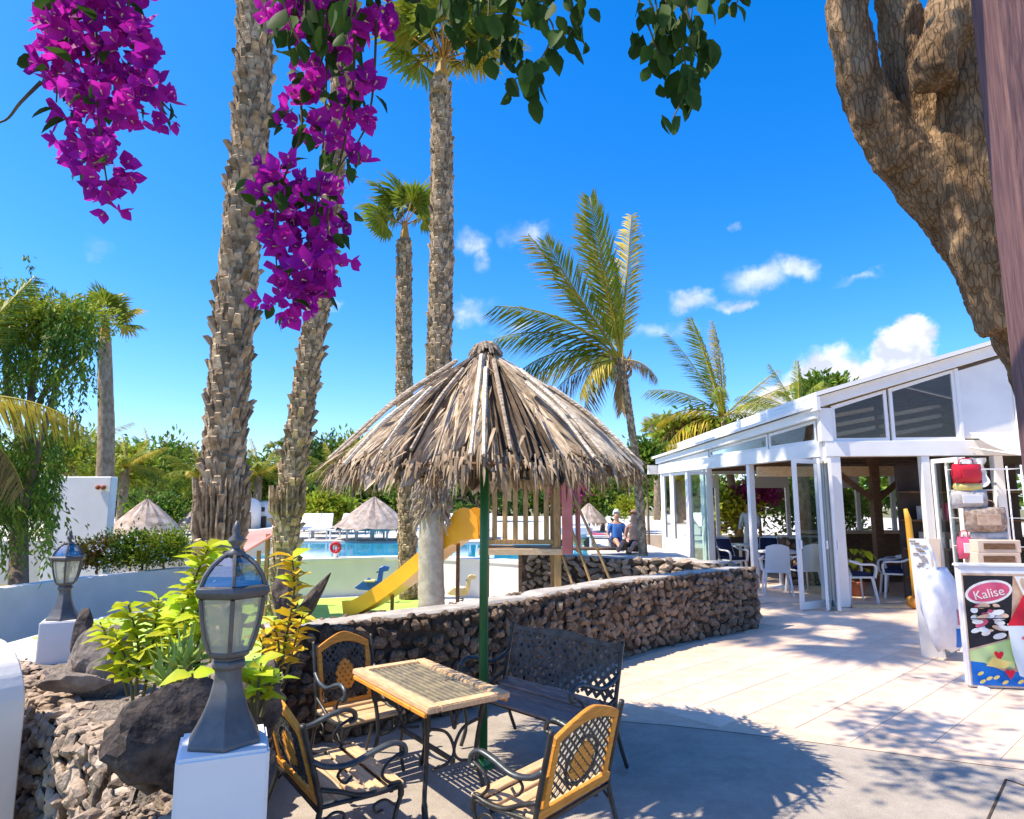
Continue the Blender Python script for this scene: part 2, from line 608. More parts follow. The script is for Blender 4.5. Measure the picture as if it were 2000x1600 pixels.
def leaves_mesh(name, P, Dn, L, W, fold=.25):
    """many folded diamond leaves: P positions, Dn unit directions"""
    n = len(P)
    up = rng.normal(size=(n, 3)) * .6 + np.array([0, 0, 1.0])
    S = np.cross(Dn, up)
    S /= np.linalg.norm(S, axis=1, keepdims=True) + 1e-9
    U = np.cross(S, Dn)
    L = np.broadcast_to(np.asarray(L, dtype=float).reshape(-1, 1), (n, 1))
    W = np.broadcast_to(np.asarray(W, dtype=float).reshape(-1, 1), (n, 1))
    a = P
    b = P + Dn * L * .5 + S * W * .5 + U * W * fold
    c = P + Dn * L
    d = P + Dn * L * .5 - S * W * .5 + U * W * fold
    V = np.stack([a, b, c, d], 1).reshape(-1, 3)
    k = np.arange(n)[:, None] * 4
    Fi = np.concatenate([k + np.array([[0, 1, 2]]), k + np.array([[0, 2, 3]])], 1).reshape(-1, 3)
    return np_mesh(name, V, Fi, 3)


def unit(n, bias=(0, 0, 0)):
    d = rng.normal(size=(n, 3)) + np.array(bias)
    return d / (np.linalg.norm(d, axis=1, keepdims=True) + 1e-9)


def clump_points(center, radii, n_clump, per, spread, shell=.6, flat_bottom=True):
    c = np.array(center, dtype=float)
    r = np.array(radii, dtype=float)
    d = unit(n_clump)
    if flat_bottom:
        d[:, 2] = np.where(d[:, 2] < -.35, -d[:, 2] * .6, d[:, 2])
    q = c + d * r * (shell + (1 - shell) * rng.random((n_clump, 1)))
    s = spread * (.6 + .8 * rng.random((n_clump, 1, 1)))
    P = q[:, None, :] + rng.normal(size=(n_clump, per, 3)) * s * np.array([1, 1, .75])
    O = P - q[:, None, :]
    O = O / (np.linalg.norm(O, axis=2, keepdims=True) + 1e-6)
    return P.reshape(-1, 3), O.reshape(-1, 3), q

# ------------------------------------------------------------------ the setting
WALL_A = [(-1.75, 4.86), (-1.2, 5.12), (-.55, 5.62), (.1, 6.3), (.75, 7.15), (1.6, 8.02), (2.5, 8.75), (3.42, 9.42)]


def path_pts(path, step):
    out = []
    for (a, b) in zip(path[:-1], path[1:]):
        a, b = Vector(a), Vector(b)
        n = max(1, int((b - a).length / step))
        for i in range(n):
            out.append(a.lerp(b, i / n))
    out.append(Vector(path[-1]))
    return out


def offset_path(path, d):
    """offset to the right of the walking direction"""
    out = []
    P = [Vector(p) for p in path]
    for i, p in enumerate(P):
        t = (P[min(i + 1, len(P) - 1)] - P[max(i - 1, 0)]).normalized()
        out.append((p.x + t.y * d, p.y - t.x * d))
    return out


g = MB()
n = 24
S = 420
for j in range(n + 1):
    for i in range(n + 1):
        x, y = (i / n - .5) * S, (j / n - .1) * S
        g.v.append((x, y, -.68 + (0 if abs(x) < 40 and y < 60 else .8 * mnoise.noise((x * .03, y * .03, 0)))))
for j in range(n):
    for i in range(n):
        a = j * (n + 1) + i
        g.f.append((a, a + 1, a + n + 2, a + n + 1))
struct('ground', g, 'ground')

# terrace slab (grey concrete near the seats)
back = [(x, y) for x, y in WALL_A]
terr = [(-.9, -8), (-.9, 2.0), (-1.35, 3.0), (-1.6, 4.4)] + back + [(3.75, 12), (3.75, 24), (24, 24), (24, -8)]
struct('terrace', MB().prism(terr, -.75, 0), 'concrete')

# tiled part: bedding sheet and single tiles
ANG = R(42)
ca, sa = math.cos(ANG), math.sin(ANG)


def tile_edge(x):
    return 5.62 - .30 * x + .12 * math.sin(x * 1.3)


wall_front = offset_path(WALL_A, .2)


def right_of_wall(x, y):
    best = None
    for (a, b) in zip(wall_front[:-1], wall_front[1:]):
        t = Vector((b[0] - a[0], b[1] - a[1]))
        w = Vector((x - a[0], y - a[1]))
        q = max(0, min(1, w.dot(t) / t.length_squared))
        c = Vector((x, y)) - (Vector(a) + t * q)
        cr = t.x * w.y - t.y * w.x
        if best is None or c.length < best[0]:
            best = (c.length, cr)
    return best[1] < 0


bed = MB()
xs = np.linspace(.55, 13, 40)
for i in range(39):
    x0, x1 = xs[i], xs[i + 1]

    def top(x):
        if x > 3.4:
            return 11.6
        for (a, b) in zip(wall_front[:-1], wall_front[1:]):
            if a[0] <= x <= b[0]:
                return a[1] + (b[1] - a[1]) * (x - a[0]) / (b[0] - a[0]) + .1
        return 9.5
    bed.add([(x0, tile_edge(x0), .004), (x1, tile_edge(x1), .004), (x1, top(x1), .004), (x0, top(x0), .004)], [(0, 1, 2, 3)])
tf = struct('tiled_floor', bed, 'grout')
TS = .40
tile_me = MB().box((0, 0, .006), (TS - .007, TS - .007, .006)).data('tile', bevel=.0015)
tile_me.materials.append(MATS['tile'])
cand = []
for i in range(-40, 60):
    for j in range(-40, 60):
        x = ca * i * TS - sa * j * TS
        y = sa * i * TS + ca * j * TS + 2.0
        h = TS * .72
        if x > 9.4 or y > 11.35 - .12 * (x - 5.3) or x < .3:
            continue
        if y - TS * .70 < tile_edge(x):
            continue
        if not all(right_of_wall(x + dx, y + dy) for dx, dy in ((-h, 0), (h, 0), (0, h), (0, -h))) and x < 3.7:
            continue
        if x < 3.9 and y > 9.8:
            continue
        if abs(x) / max(y, .1) > .86:
            continue
        cand.append((math.hypot(x, y), x, y))
cand.sort()
for d, x, y in cand[:300]:
    share('tile', tile_me, tf, (x, y, random.uniform(-.001, .001)), (0, 0, ANG))
rest = MB()
for d, x, y in cand[300:]:
    rest.box((0, 0, .006), (TS - .007, TS - .007, .006), Matrix.Translation((x, y, 0)) @ Matrix.Rotation(ANG, 4, 'Z'))
if rest.v:
    rest.build('far_tiles', 'tile', tf, kind='stuff')
# floor inside the pavilion
struct('pavilion_floor', MB().prism([(3.8, 11.75), (24, 11.6), (24, 23.9), (3.8, 23.9)], .001, .008), 'tile')

# concrete joints near the lower right: shallow dark strips
j = MB()
for a, b in (((1965, 1522), (2060, 1555)), ((1965, 1522), (1925, 1610))):
    j.bar(G(*a, .003), G(*b, .003), .012, .004)
struct('terrace_joint', j, 'lava_core')

# ------------------------------------------------------------------ dry-stone walls
STONES = []
for k in range(14):
    bm = bmesh.new()
    for q in range(18):
        d = Vector(unit(1)[0])
        s = 1 / max(abs(d.x) ** 1.6 + abs(d.y) ** 1.6 + abs(d.z) ** 1.6, .1) ** .62
        bm.verts.new(d * .52 * s * random.uniform(.82, 1.1))
    bmesh.ops.convex_hull(bm, input=bm.verts[:])
    lo = [v for v in bm.verts if not v.link_faces]
    bmesh.ops.delete(bm, geom=lo, context='VERTS')
    me = bpy.data.meshes.new('stone')
    bm.to_mesh(me)
    bm.free()
    STONES.append(me)


def stone_set(m):
    out = []
    for me in STONES:
        c = me.copy()
        c.materials.clear()
        c.materials.append(MATS[m])
        out.append(c)
    return out


SETS = {k: stone_set(k) for k in ('lava', 'lava_pale')}


def stones_on(root, spots, setname, limit=300):
    """spots: (pos, quaternion, scale) ; those nearest the camera become single parts"""
    spots.sort(key=lambda s: (s[0] - cam.location).length / max(s[2]))
    st = SETS[setname]
    for (p, q, s) in spots[:limit]:
        share('stone', random.choice(st), root, p, q, s)
    if len(spots) > limit:
        mb = MB()
        for (p, q, s) in spots[limit:]:
            me = random.choice(st)
            M = Matrix.Translation(p) @ q.to_matrix().to_4x4() @ Matrix.Diagonal((*s, 1))
            mb.add([v.co for v in me.vertices], [tuple(f.vertices) for f in me.polygons], M)
        mb.build('stones_rest', setname, root, kind='stuff')


def face_spots(path, z0, z1, w, h, proud=.02, z1b=None, long=1.0, tilt=.35):
    """stones over the face that runs along path (face looks to the right of the direction); z1b: height at the far end"""
    spots = []
    pts = path_pts(path, .02)
    tot = len(pts)
    step = .02
    rows = int((max(z1, z1b or z1) - z0) / h)
    for r in range(rows):
        z = z0 + (r + .5) * h
        i = random.uniform(0, w)
        while i < tot * step - .02:
            ww = w * random.choice((.6, .75, .9, 1, 1.2, 1.6))
            k = min(tot - 2, int((i + ww / 2) / step))
            zt = z1 + ((z1b if z1b is not None else z1) - z1) * k / tot
            if z + h * .55 < zt:
                t = (pts[min(tot - 1, k + 1)] - pts[max(0, k - 1)]).normalized()
                nrm = Vector((t.y, -t.x, 0))
                base = Vector((t.x, t.y, 0))
                q = Matrix((base, -nrm, Vector((0, 0, 1)))).transposed().to_quaternion()
                q = q @ Quaternion((0, 1, 0), random.uniform(-tilt, tilt)) @ Quaternion((0, 0, 1), random.uniform(-.3, .3))
                p = Vector((pts[k].x, pts[k].y, z + random.uniform(-.38, .38) * h)) + nrm * random.uniform(0, proud)
                spots.append((p, q, (ww * 1.18 * long, w * .85, h * random.uniform(1.1, 1.6))))
            i += ww
    return spots


def wall_core(root, path, th, z0, z1, cap=.05, m='lava_core', capm='coping', z1b=None, over=.0):
    """core behind the stones, and an uneven cement coping; the wall's face is the path, thickness to its left"""
    P = path_pts(path, .25)
    L = [Vector(p) for p in offset_path([tuple(p) for p in P], -th)]
    n = len(P)
    c, k = MB(), MB()
    for i in range(n):
        zt = z1 + ((z1b if z1b is not None else z1) - z1) * i / (n - 1)
        c.v += [(P[i].x, P[i].y, z0), (P[i].x, P[i].y, zt), (L[i].x, L[i].y, zt), (L[i].x, L[i].y, z0)]
        e = random.uniform(-.015, .02)
        t = (L[i] - P[i]).normalized()
        a, b = P[i] - t * (over + e), L[i] + t * (over + .01)
        h = zt + cap + random.uniform(-.012, .012)
        k.v += [(a.x, a.y, zt - .03), (a.x, a.y, h - .02), (a.x + t.x * .03, a.y + t.y * .03, h), (b.x, b.y, h), (b.x, b.y, zt - .03)]
    for i in range(n - 1):
        for mb, q in ((c, 4), (k, 5)):
            for s in range(q):
                a, b = i * q + s, i * q + (s + 1) % q
                mb.f.append((a, b, b + q, a + q))
    for mb, q in ((c, 4), (k, 5)):
        mb.f.append(tuple(range(q))[::-1])
        mb.f.append(tuple((n - 1) * q + s for s in range(q)))
    c.build('core', m, root)
    k.build('coping', capm, root)


# wall behind the seats
wa = thing('lava_wall', 'long curved dark brown lava stone wall behind the garden table', 'stone wall')
wall_core(wa, WALL_A, .34, -.12, .80, cap=.018, over=-.05)
sp_ = face_spots(WALL_A, 0, .83, .108, .084, .03, tilt=.95)
endp = [WALL_A[-1], tuple(Vector(offset_path(WALL_A, -.34)[-1]))]
sp_ += face_spots(endp, 0, .82, .12, .105, .02)
for i, p in enumerate(path_pts(WALL_A, .1)):
    for w_ in (.02, .3):
        t = Vector((WALL_A[-1][0] - WALL_A[0][0], WALL_A[-1][1] - WALL_A[0][1])).normalized()
        sp_.append((Vector((p.x - t.y * w_, p.y + t.x * w_, .795 + random.uniform(-.012, .012))), Quaternion((0, 0, 1), random.uniform(0, 6)), (random.uniform(.1, .17), random.uniform(.08, .12), random.uniform(.05, .075))))
stones_on(wa, sp_, 'lava')

# paler wall that meets it and runs back behind the slide tower
WALL_B = [(.17, 11.75), (1.2, 11.25), (2.3, 10.55), (3.25, 9.85)]
wb = thing('lava_wall', 'sunlit pale stone wall behind the wooden slide tower', 'stone wall')
wall_core(wb, WALL_B, .32, -.12, .82, cap=.018, over=-.03)
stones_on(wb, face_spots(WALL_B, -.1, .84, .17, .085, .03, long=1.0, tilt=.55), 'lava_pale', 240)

# ------------------------------------------------------------------ raised planter at the left
PL_LEFT = [(-3.75, 4.95), (-2.6, 3.85), (-1.78, 3.12), (-1.28, 2.35), (-1.16, 1.75), (-1.12, 1.2)]
PL_RIGHT = [(-.72, 1.2), (-.72, 2.28), (-1.22, 2.46), (-1.56, 3.1), (-1.66, 4.75)]
pl = thing('planter', 'raised lava stone planter bed with big rocks and lime plants', 'planter')
loop = PL_LEFT + PL_RIGHT + [(-2.4, 5.3)]
b = MB()
b.prism(loop, -.7, .52)
b.build('core', 'lava_core', pl)
# soil surface, uneven
soil = MB()
cx, cy = -1.6, 3.3
ring = [Vector(p) for p in path_pts(loop + [loop[0]], .12)][:-1]
m_ = len(ring)
levels = (1.0, .93, .8, .6, .35, .1)
for a in levels:
    for p in ring:
        # pull every point inwards along its own radius from the planter's spine
        spine = Vector((-1.0 - .33 * (p.y - 1.4), p.y * .9 + .25))
        q = spine.lerp(p, a)
        h = .55 + .05 * mnoise.noise((q.x * 3, q.y * 3, 1)) + .03 * mnoise.noise((q.x * 9, q.y * 9, 4)) + (.06 * (1 - a))
        soil.v.append((q.x, q.y, h))
for L_ in range(len(levels) - 1):
    for i in range(m_):
        a, c_ = L_ * m_ + i, L_ * m_ + (i + 1) % m_
        soil.f.append((a, c_, c_ + m_, a + m_))
soil.build('soil', 'gravel', pl, smooth=True)
left_face = PL_LEFT
sp_ = face_spots(left_face, -.68, .60, .078, .062, .05, tilt=1.1, long=1.15)
sp_ += [(p + Vector((.03, .03, 0)), q, s) for (p, q, s) in face_spots(PL_RIGHT, -.1, .58, .11, .09, .03, tilt=.6)]
# flat stones over the bed's edge
for p in path_pts(PL_LEFT, .075):
    for q_ in range(3):
        w = .04 + .11 * q_
        spine = Vector((-1.0 - .33 * (p.y - 1.4), p.y * .9 + .25))
        d = (spine - p).normalized()
        pos = Vector((p.x + d.x * w, p.y + d.y * w, .57 + random.uniform(-.015, .02)))
        sp_.append((pos, Quaternion((0, 0, 1), random.uniform(0, 6.28)) @ Quaternion((1, 0, 0), random.uniform(-.3, .3)), (random.uniform(.09, .16), random.uniform(.06, .1), random.uniform(.04, .07))))
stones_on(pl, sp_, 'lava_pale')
peb = MB()
for i in range(700):
    y = random.uniform(1.5, 2.6) if i % 2 else random.uniform(1.6, 5)
    t = random.random()
    x0 = np.interp(y, [1.2, 1.75, 2.35, 3.12, 3.85, 4.95], [-1.12, -1.16, -1.28, -1.78, -2.6, -3.75])
    x1 = np.interp(y, [1.2, 2.28, 2.46, 3.1, 4.75], [-.74, -.74, -1.24, -1.58, -1.66])
    s = random.uniform(.012, .03)
    me = random.choice(STONES)
    x = x0 + (x1 - x0) * t
    M = Matrix.Translation((x, y, .575 + .03 * random.random())) @ Matrix.Rotation(random.random() * 6, 4, 'Z') @ Matrix.Diagonal((s * 1.4, s, s * .8, 1))
    peb.add([v.co for v in me.vertices], [tuple(f.vertices) for f in me.polygons], M)
peb.build('pebbles', 'lava_pale', pl, kind='stuff')


def rock(name, label, loc, size, m, seed, rot=(0, 0, 0), parent=None):
    bm = bmesh.new()
    bmesh.ops.create_icosphere(bm, subdivisions=4, radius=1)
    for v in bm.verts:
        c = v.co.copy()
        f = 1 + .38 * mnoise.noise(c * .9 + Vector((seed, 0, 0))) + .20 * mnoise.noise(c * 2.2 + Vector((0, seed, 0))) + .09 * mnoise.noise(c * 6 + Vector((0, 0, seed)))
        # facets
        for q in range(5):
            random.seed(seed * 13 + q)
            nn = Vector((random.gauss(0, 1), random.gauss(0, 1), random.gauss(0, 1))).normalized()
            h = c.dot(nn) * f
            if h > .62:
                f *= .62 / h + (1 - .62 / h) * .15
        v.co = Vector((c.x * f * size[0], c.y * f * size[1], c.z * f * size[2]))
    me = bpy.data.meshes.new(name)
    bm.to_mesh(me)
    bm.free()
    o = obj(name, me, m, parent)
    o.location = loc
    o.rotation_euler = rot
    if label:
        tag(o, label, 'rock')
    return o


rock('boulder', 'large dark lava boulder leaning against the near lamp pedestal', D(350, 1435, 2.5), (.22, .17, .19), 'rock_dark', 44, (.2, .35, .9))
rock('boulder', 'grey upright rock beside the far lamp pedestal', D(208, 1288, 4.15), (.19, .15, .25), 'rock_grey', 8, (.1, .18, .2))
rock('boulder', 'slim dark stone standing behind the far lamp pedestal', D(158, 1235, 4.75), (.07, .06, .19), 'rock_dark', 12, (0, .1, .4))
rock('boulder', 'flat tan rock lying between the two lamp pedestals', D(150, 1330, 4.0), (.17, .11, .06), 'rock_grey', 17, (0, 0, .4))
rock('boulder', 'dark curved lava slab standing on the end of the seat wall', D(612, 1170, 5.0), (.055, .09, .24), 'rock_dark', 23, (0, .52, 0))
rock('boulder', 'dark hollow lava rock behind the tall yellow plant', D(556, 1170, 4.85), (.09, .09, .26), 'rock_dark', 31, (0, -.12, .3))
rock('boulder', 'dark lava rock half hidden behind the near lamp column', D(500, 1370, 2.95), (.10, .12, .15), 'rock_dark', 37, (0, 0, .3))
random.seed(11)

# ------------------------------------------------------------------ white walls at the left and the pool
lw = thing('garden_wall', 'long low white wall below the flowering hedge', 'wall')
GW = [(-9.6, 9.6), (-8.55, 11.1), (-8.0, 13.2), (-7.3, 14.7), (-6.4, 14.9), (-5.4, 13.7), (-4.75, 12.95)]
L_ = offset_path(GW, -.28)
b = MB()
for i, (p, q) in enumerate(zip(GW, L_)):
    b.v += [(*p, -.72), (*p, .31), (*q, .31), (*q, -.72)]
for i in range(len(GW) - 1):
    for s in range(4):
        a, c_ = i * 4 + s, i * 4 + (s + 1) % 4
        b.f.append((a, c_, c_ + 4, a + 4))
b.f += [(3, 2, 1, 0), tuple((len(GW) - 1) * 4 + s for s in range(4))]
b.build('body', 'white_paint', lw, bevel=.012)
gp = MB().box((0, 0, .45), (.5, .05, .9), ).build('gate_panel', 'terracotta', None, bevel=.006)
gp.name = 'wooden_panel'
gp.location = (-8.72, 10.6, -.68)
tag(gp, 'reddish brown board leaning at the end of the low white wall', 'board')

wbk = thing('wall_block', 'tall plain white rendered wall block behind the hedge', 'wall')
a, c_ = D(97, 930, 17.0), D(218, 930, 17.0)
MB().box(((a.x + c_.x) / 2, 17.15, .88), (c_.x - a.x, .3, 3.1)).build('body', 'white_paint', wbk, bevel=.02)
wbk.location.z = -.03
wf = D(197, 952, 16.95)
lf = thing('wall_lamp', 'small brown round wall lamp on the white block', 'lamp', wf)
for k in (-1, 1):
    MB().lathe([(.0, 0), (.05, .0), (.062, .03), (.055, .07), (.02, .09)], 12, Matrix.Translation((k * .07, .03, 0)) @ Matrix.Rotation(R(90), 4, 'X')).build('spot', 'terracotta', lf, smooth=False)
MB().box((0, .04, 0), (.06, .04, .05)).build('bracket', 'white_metal', lf)

# rounded stair wall end at the lower left edge
sw = thing('stair_wall', 'white rounded end of a stair wall beside the planter', 'wall')
prof = [(0, -.75)]
for i in range(9):
    a = PI * .5 * i / 8
    prof.append((math.sin(a), 0))
b = MB()
p0 = D(40, 1330, 3.3)
pts = [(-1.2, -.75), (-1.2, .95)]
pts += [(-.35 + .35 * math.sin(PI / 2 * i / 8), .62 + .33 * math.cos(PI / 2 * i / 8)) for i in range(9)] + [(0, -.75)]
nn = len(pts)
b.v = [(x, 0, z) for x, z in pts] + [(x, .3, z) for x, z in pts]
b.f = [tuple(range(nn)), tuple(range(nn, 2 * nn))[::-1]] + [(i, nn + i, nn + (i + 1) % nn, (i + 1) % nn) for i in range(nn)]
b.build('body', 'white_paint', sw, bevel=.008)
sw.location = (p0.x - .30, p0.y, .02)
sw.rotation_euler = (0, 0, -.55)

# play area floor
PLAY = [(-1.9, 5.25)] + offset_path(WALL_A, -.3)[1:-1] + [(3.1, 9.85), (2.3, 10.5), (1.2, 11.2), (.25, 11.7), (.35, 12.6), (-1.8, 13.9), (-4.7, 12.75), (-6.6, 11.2), (-6.6, 8.5), (-2.6, 5.4)]
struct('play_floor', MB().prism(PLAY, -.7, -.1), 'pale_floor')
struct('play_mat', MB().prism([(-6.5, 9.2), (-2.1, 7.4), (-1.6, 9.6), (-1.7, 13.5), (-4.6, 12.7), (-6.5, 11.1)], -.099, -.094), 'green_mat')

# pool parapet
PAR = [(-5.3, 12.5), (-4.2, 12.95), (-2.6, 13.55), (-1.6, 13.6), (-.6, 13.05), (.35, 12.35), (.6, 11.9)]
pw = thing('pool_wall', 'curved white pool parapet behind the play area', 'wall')
P = path_pts(PAR, .2)
L_ = offset_path([tuple(p) for p in P], -.3)
b = MB()
cpm = MB()
for i in range(len(P)):
    t = (Vector(L_[i]) - P[i]).normalized() * .03
    b.v += [(P[i].x, P[i].y, -.7), (P[i].x, P[i].y, .58), (L_[i][0], L_[i][1], .58), (L_[i][0], L_[i][1], -.7)]
    cpm.v += [(P[i].x - t.x, P[i].y - t.y, .581), (P[i].x - t.x, P[i].y - t.y, .64), (L_[i][0] + t.x, L_[i][1] + t.y, .64), (L_[i][0] + t.x, L_[i][1] + t.y, .581)]
for i in range(len(P) - 1):
    for mb in (b, cpm):
        for s in range(4):
            a, c_ = i * 4 + s, i * 4 + (s + 1) % 4
            mb.f.append((a, c_, c_ + 4, a + 4))
for mb in (b, cpm):
    mb.f += [(3, 2, 1, 0), tuple((len(P) - 1) * 4 + s for s in range(4))]
b.build('body', 'white_paint', pw)
cpm.build('coping', 'white_paint', pw)
back_ = offset_path(PAR, -.3)
struct('pool_water', MB().prism(back_ + [(1.6, 13.0), (2.0, 19.4), (-6.6, 20.0), (-5.7, 15.2)], -.1, .555), 'water')
struct('pool_deck', MB().prism([(-30, 20.1), (-9.5, 20.25), (2.05, 19.5), (1.65, 13.0), (.62, 12.1), (3.2, 10.1), (3.72, 12.0), (3.72, 23.9), (30, 24.1), (30, 60), (-30, 60)], -.7, .6), 'deck')

# ------------------------------------------------------------------ garden furniture
def bez(pts, n=8):
    """Catmull-Rom through the points"""
    P = [Vector(p) for p in pts]
    P = [P[0] * 2 - P[1]] + P + [P[-1] * 2 - P[-2]]
    out = []
    for i in range(1, len(P) - 2):
        for k in range(n):
            t = k / n
            a, b, c, d = P[i - 1], P[i], P[i + 1], P[i + 2]
            out.append(.5 * ((2 * b) + (c - a) * t + (2 * a - 5 * b + 4 * c - d) * t * t + (3 * b - a - 3 * c + d) * t ** 3))
    out.append(P[-2])
    return out


def lattice_panel(w, h, cell, bw, dep, clip, M):
    """diagonal lattice bars clipped by a shape function clip(x, z) -> bool"""
    mb = MB()
    for s in (1, -1):
        k = -w - h
        while k < w + h:
            run = []
            for i in range(81):
                x = -w / 2 + w * i / 80
                z = s * x * 1.15 + k
                ok = 0 <= z <= h and clip(x, z)
                if ok:
                    run.append((x, z))
                if (not ok or i == 80) and run:
                    if len(run) > 2:
                        a, b = run[0], run[-1]
                        mb.bar((a[0], s * .001, a[1]), (b[0], s * .001, b[1]), bw, dep, up=(0, 1, 0))
                    run = []
            k += cell
    for i, v in enumerate(mb.v):
        mb.v[i] = tuple(M @ Vector(v))
    return mb


def make_chair(name, label, width=.54, wood='wood_orange', seatwood='wood_pale', bench=False):
    t = thing(name, label, 'bench' if bench else 'chair', group=None)
    hw = width / 2
    H = .88
    # side frames: back post with rear leg, front leg, arm, scroll under the seat
    for s in (-1, 1):
        x = s * hw
        MB().tube(bez([(x, -.31, H), (x, -.265, .70), (x, -.215, .50), (x, -.20, .38), (x, -.25, .2), (x, -.33, .015)]), [.017] * 20 + [.016] * 10 + [.015] * 11, 8, flat=.8).build('rear_leg', 'iron', t, smooth=True)
        MB().tube(bez([(x, .235, .43), (x, .255, .36), (x, .225, .25), (x, .215, .14), (x, .265, .02)]), [.018] * 10 + [.013] * 15 + [.016] * 8, 8, flat=.8).build('front_leg', 'iron', t, smooth=True)
        arm = bez([(x, -.255, .665), (x, -.17, .615), (x, -.04, .60), (x, .10, .645), (x, .20, .665), (x, .265, .635), (x, .27, .585), (x, .235, .575)])
        MB().tube(arm, .017, 8, flat=1.0).build('armrest', 'iron_worn', t, smooth=True)
        sc = MB()
        sc.tube(bez([(x, .255, .60), (x, .17, .555), (x, .14, .49), (x, .19, .435), (x, .235, .43)]), .010, 6)
        sc.tube(bez([(x, -.21, .50), (x, -.10, .46), (x, .02, .41), (x, .14, .405), (x, .24, .425)]), .014, 6)
        sc.tube(bez([(x, -.2, .40), (x, -.08, .40), (x, .08, .395), (x, .235, .40)]), .014, 6)
        a = bez([(x, .22, .30), (x, .16, .345), (x, .10, .33), (x, .11, .285), (x, .15, .29)])
        sc.tube(a, .008, 6)
        a = bez([(x, -.20, .30), (x, -.13, .35), (x, -.07, .33), (x, -.08, .285), (x, -.12, .29)])
        sc.tube(a, .008, 6)
        a = bez([(x, -.07, .60), (x, -.11, .55), (x, -.07, .50), (x, -.03, .53)])
        sc.tube(a, .008, 6)
        sc.build('scrollwork', 'iron', t, smooth=True)
    st = MB()
    st.bar((-hw, -.20, .375), (hw, -.20, .375), .02, .02)
    st.bar((-hw, .2, .385), (hw, .2, .385), .02, .02)
    st.build('stretcher', 'iron', t)
    # seat slats
    ns = 5
    for i in range(ns):
        y = -.17 + .40 * i / (ns - 1)
        z = .418 - .02 * math.sin(PI * i / (ns - 1))
        MB().box((0, y, z), (width + .01, .082, .02)).build('slat', seatwood, t, bevel=.005)
    # back: tilted panel from (y -.2, z .46) to (y -.3, z .86)
    lean = math.atan2(.10, .40)
    Mb = Matrix.Translation((0, -.213, .475)) @ Matrix.Rotation(lean, 4, 'X')
    ph = .40
    iw = width - .06

    def arch(x, rise=.075):
        return ph - .085 + rise * (1 - (2 * x / iw) ** 2) if not bench else ph - .03

    def plank(pts_lo, pts_hi, d, nm, m):
        n_ = len(pts_lo)
        mb = MB()
        for (a, b) in zip(pts_lo, pts_hi):
            mb.v += [tuple(Mb @ Vector((a[0], -d, a[1]))), tuple(Mb @ Vector((b[0], -d, b[1]))), tuple(Mb @ Vector((b[0], d, b[1]))), tuple(Mb @ Vector((a[0], d, a[1])))]
        for i in range(n_ - 1):
            for s in range(4):
                a, b = i * 4 + s, i * 4 + (s + 1) % 4
                mb.f.append((a, b, b + 4, a + 4))
        mb.f += [(3, 2, 1, 0), tuple((n_ - 1) * 4 + s for s in range(4))]
        return mb.build(nm, m, t, bevel=.004)
    xs_ = [(-.5 + i / 20) * iw for i in range(21)]
    m = wood
    if not bench:
        plank([(x, arch(x)) for x in xs_], [(x, arch(x) + .055 + .02 * math.exp(-(x / .09) ** 2)) for x in xs_], .014, 'top_rail', m)
        plank([(x, -.075) for x in (-hw, hw)], [(x, -.02) for x in (-hw, hw)], .013, 'bottom_rail', m)
        for s in (-1, 1):
            xi = s * (iw / 2 - .018)
            plank([(xi - .02, -.02), (xi + .02, -.02)], [(xi - .02, arch(xi) + .004), (xi + .02, arch(xi) + .004)], .012, 'stile', m)
        lat = lattice_panel(iw - .07, ph, .058, .011, .010, lambda x, z: z < arch(x) + .01 and z > -.02, Mb)
        lat.build('lattice', 'iron', t)
        fr = MB().tube([Mb @ Vector((.115 * math.cos(a), 0, .155 + .135 * math.sin(a))) for a in np.linspace(0, 2 * PI, 29)], .010, 6)
        fr.build('oval_ring', 'iron', t, smooth=True)
        med = lattice_panel(.2, .3, .058, .026, .016, lambda x, z: (x / .085) ** 2 + ((z - .155) / .105) ** 2 < 1, Mb @ Matrix.Translation((0, .002, 0)))
        med.build('medallion', m, t)
    else:
        plank([(x, ph - .04) for x in xs_], [(x, ph - .005 + .03 * math.exp(-((x) / .2) ** 2)) for x in xs_], .013, 'top_rail', 'iron_brown')
        plank([(x, -.07) for x in (-hw, hw)], [(x, -.01) for x in (-hw, hw)], .013, 'bottom_rail', wood)
        for k, (x0, x1) in enumerate(((-iw / 2, -iw / 2 + .26), (-iw / 2 + .28, iw / 2 - .28), (iw / 2 - .26, iw / 2))):
            c = (x0 + x1) / 2
            lat = lattice_panel(x1 - x0, ph - .03, .080, .022, .012, lambda x, z: True, Mb @ Matrix.Translation((c, 0, 0)))
            lat.build('lattice', 'iron_brown', t)
    return t


def place(o, p, face):
    """stand o at p, its front towards the plan direction face"""
    o.location = p
    o.rotation_euler = (0, 0, math.atan2(face[1], face[0]) - PI / 2)
    o.scale = (1, .84, 1)


chair = make_chair('garden_chair', 'orange wood and black iron garden chair in front of the lamp pedestal')
# left chair: back top corners seen at these pixels
TZ = .66
tl, tb, tr_, tf_ = G(688, 1305, TZ), G(830, 1285, TZ), G(986, 1347, TZ), G(846, 1388, TZ)
tcx = (tl + tb + tr_ + tf_) / 4
long_d = ((tf_ - tl) + (tr_ - tb)).normalized()
short_d = Vector((-long_d.y, long_d.x, 0))


def back_place(o, a, b, flip, top, width, depth):
    """stand a seat by the plan points under the two upper ends of its back"""
    a, b = Vector((a[0], a[1], 0)), Vector((b[0], b[1], 0))
    d = (b - a).normalized()
    nrm = Vector((-d.y, d.x, 0)) * flip
    place(o, (a + b) / 2 + nrm * .31 * depth, nrm)
    o.scale = ((b - a).length / width, depth, top / .86)


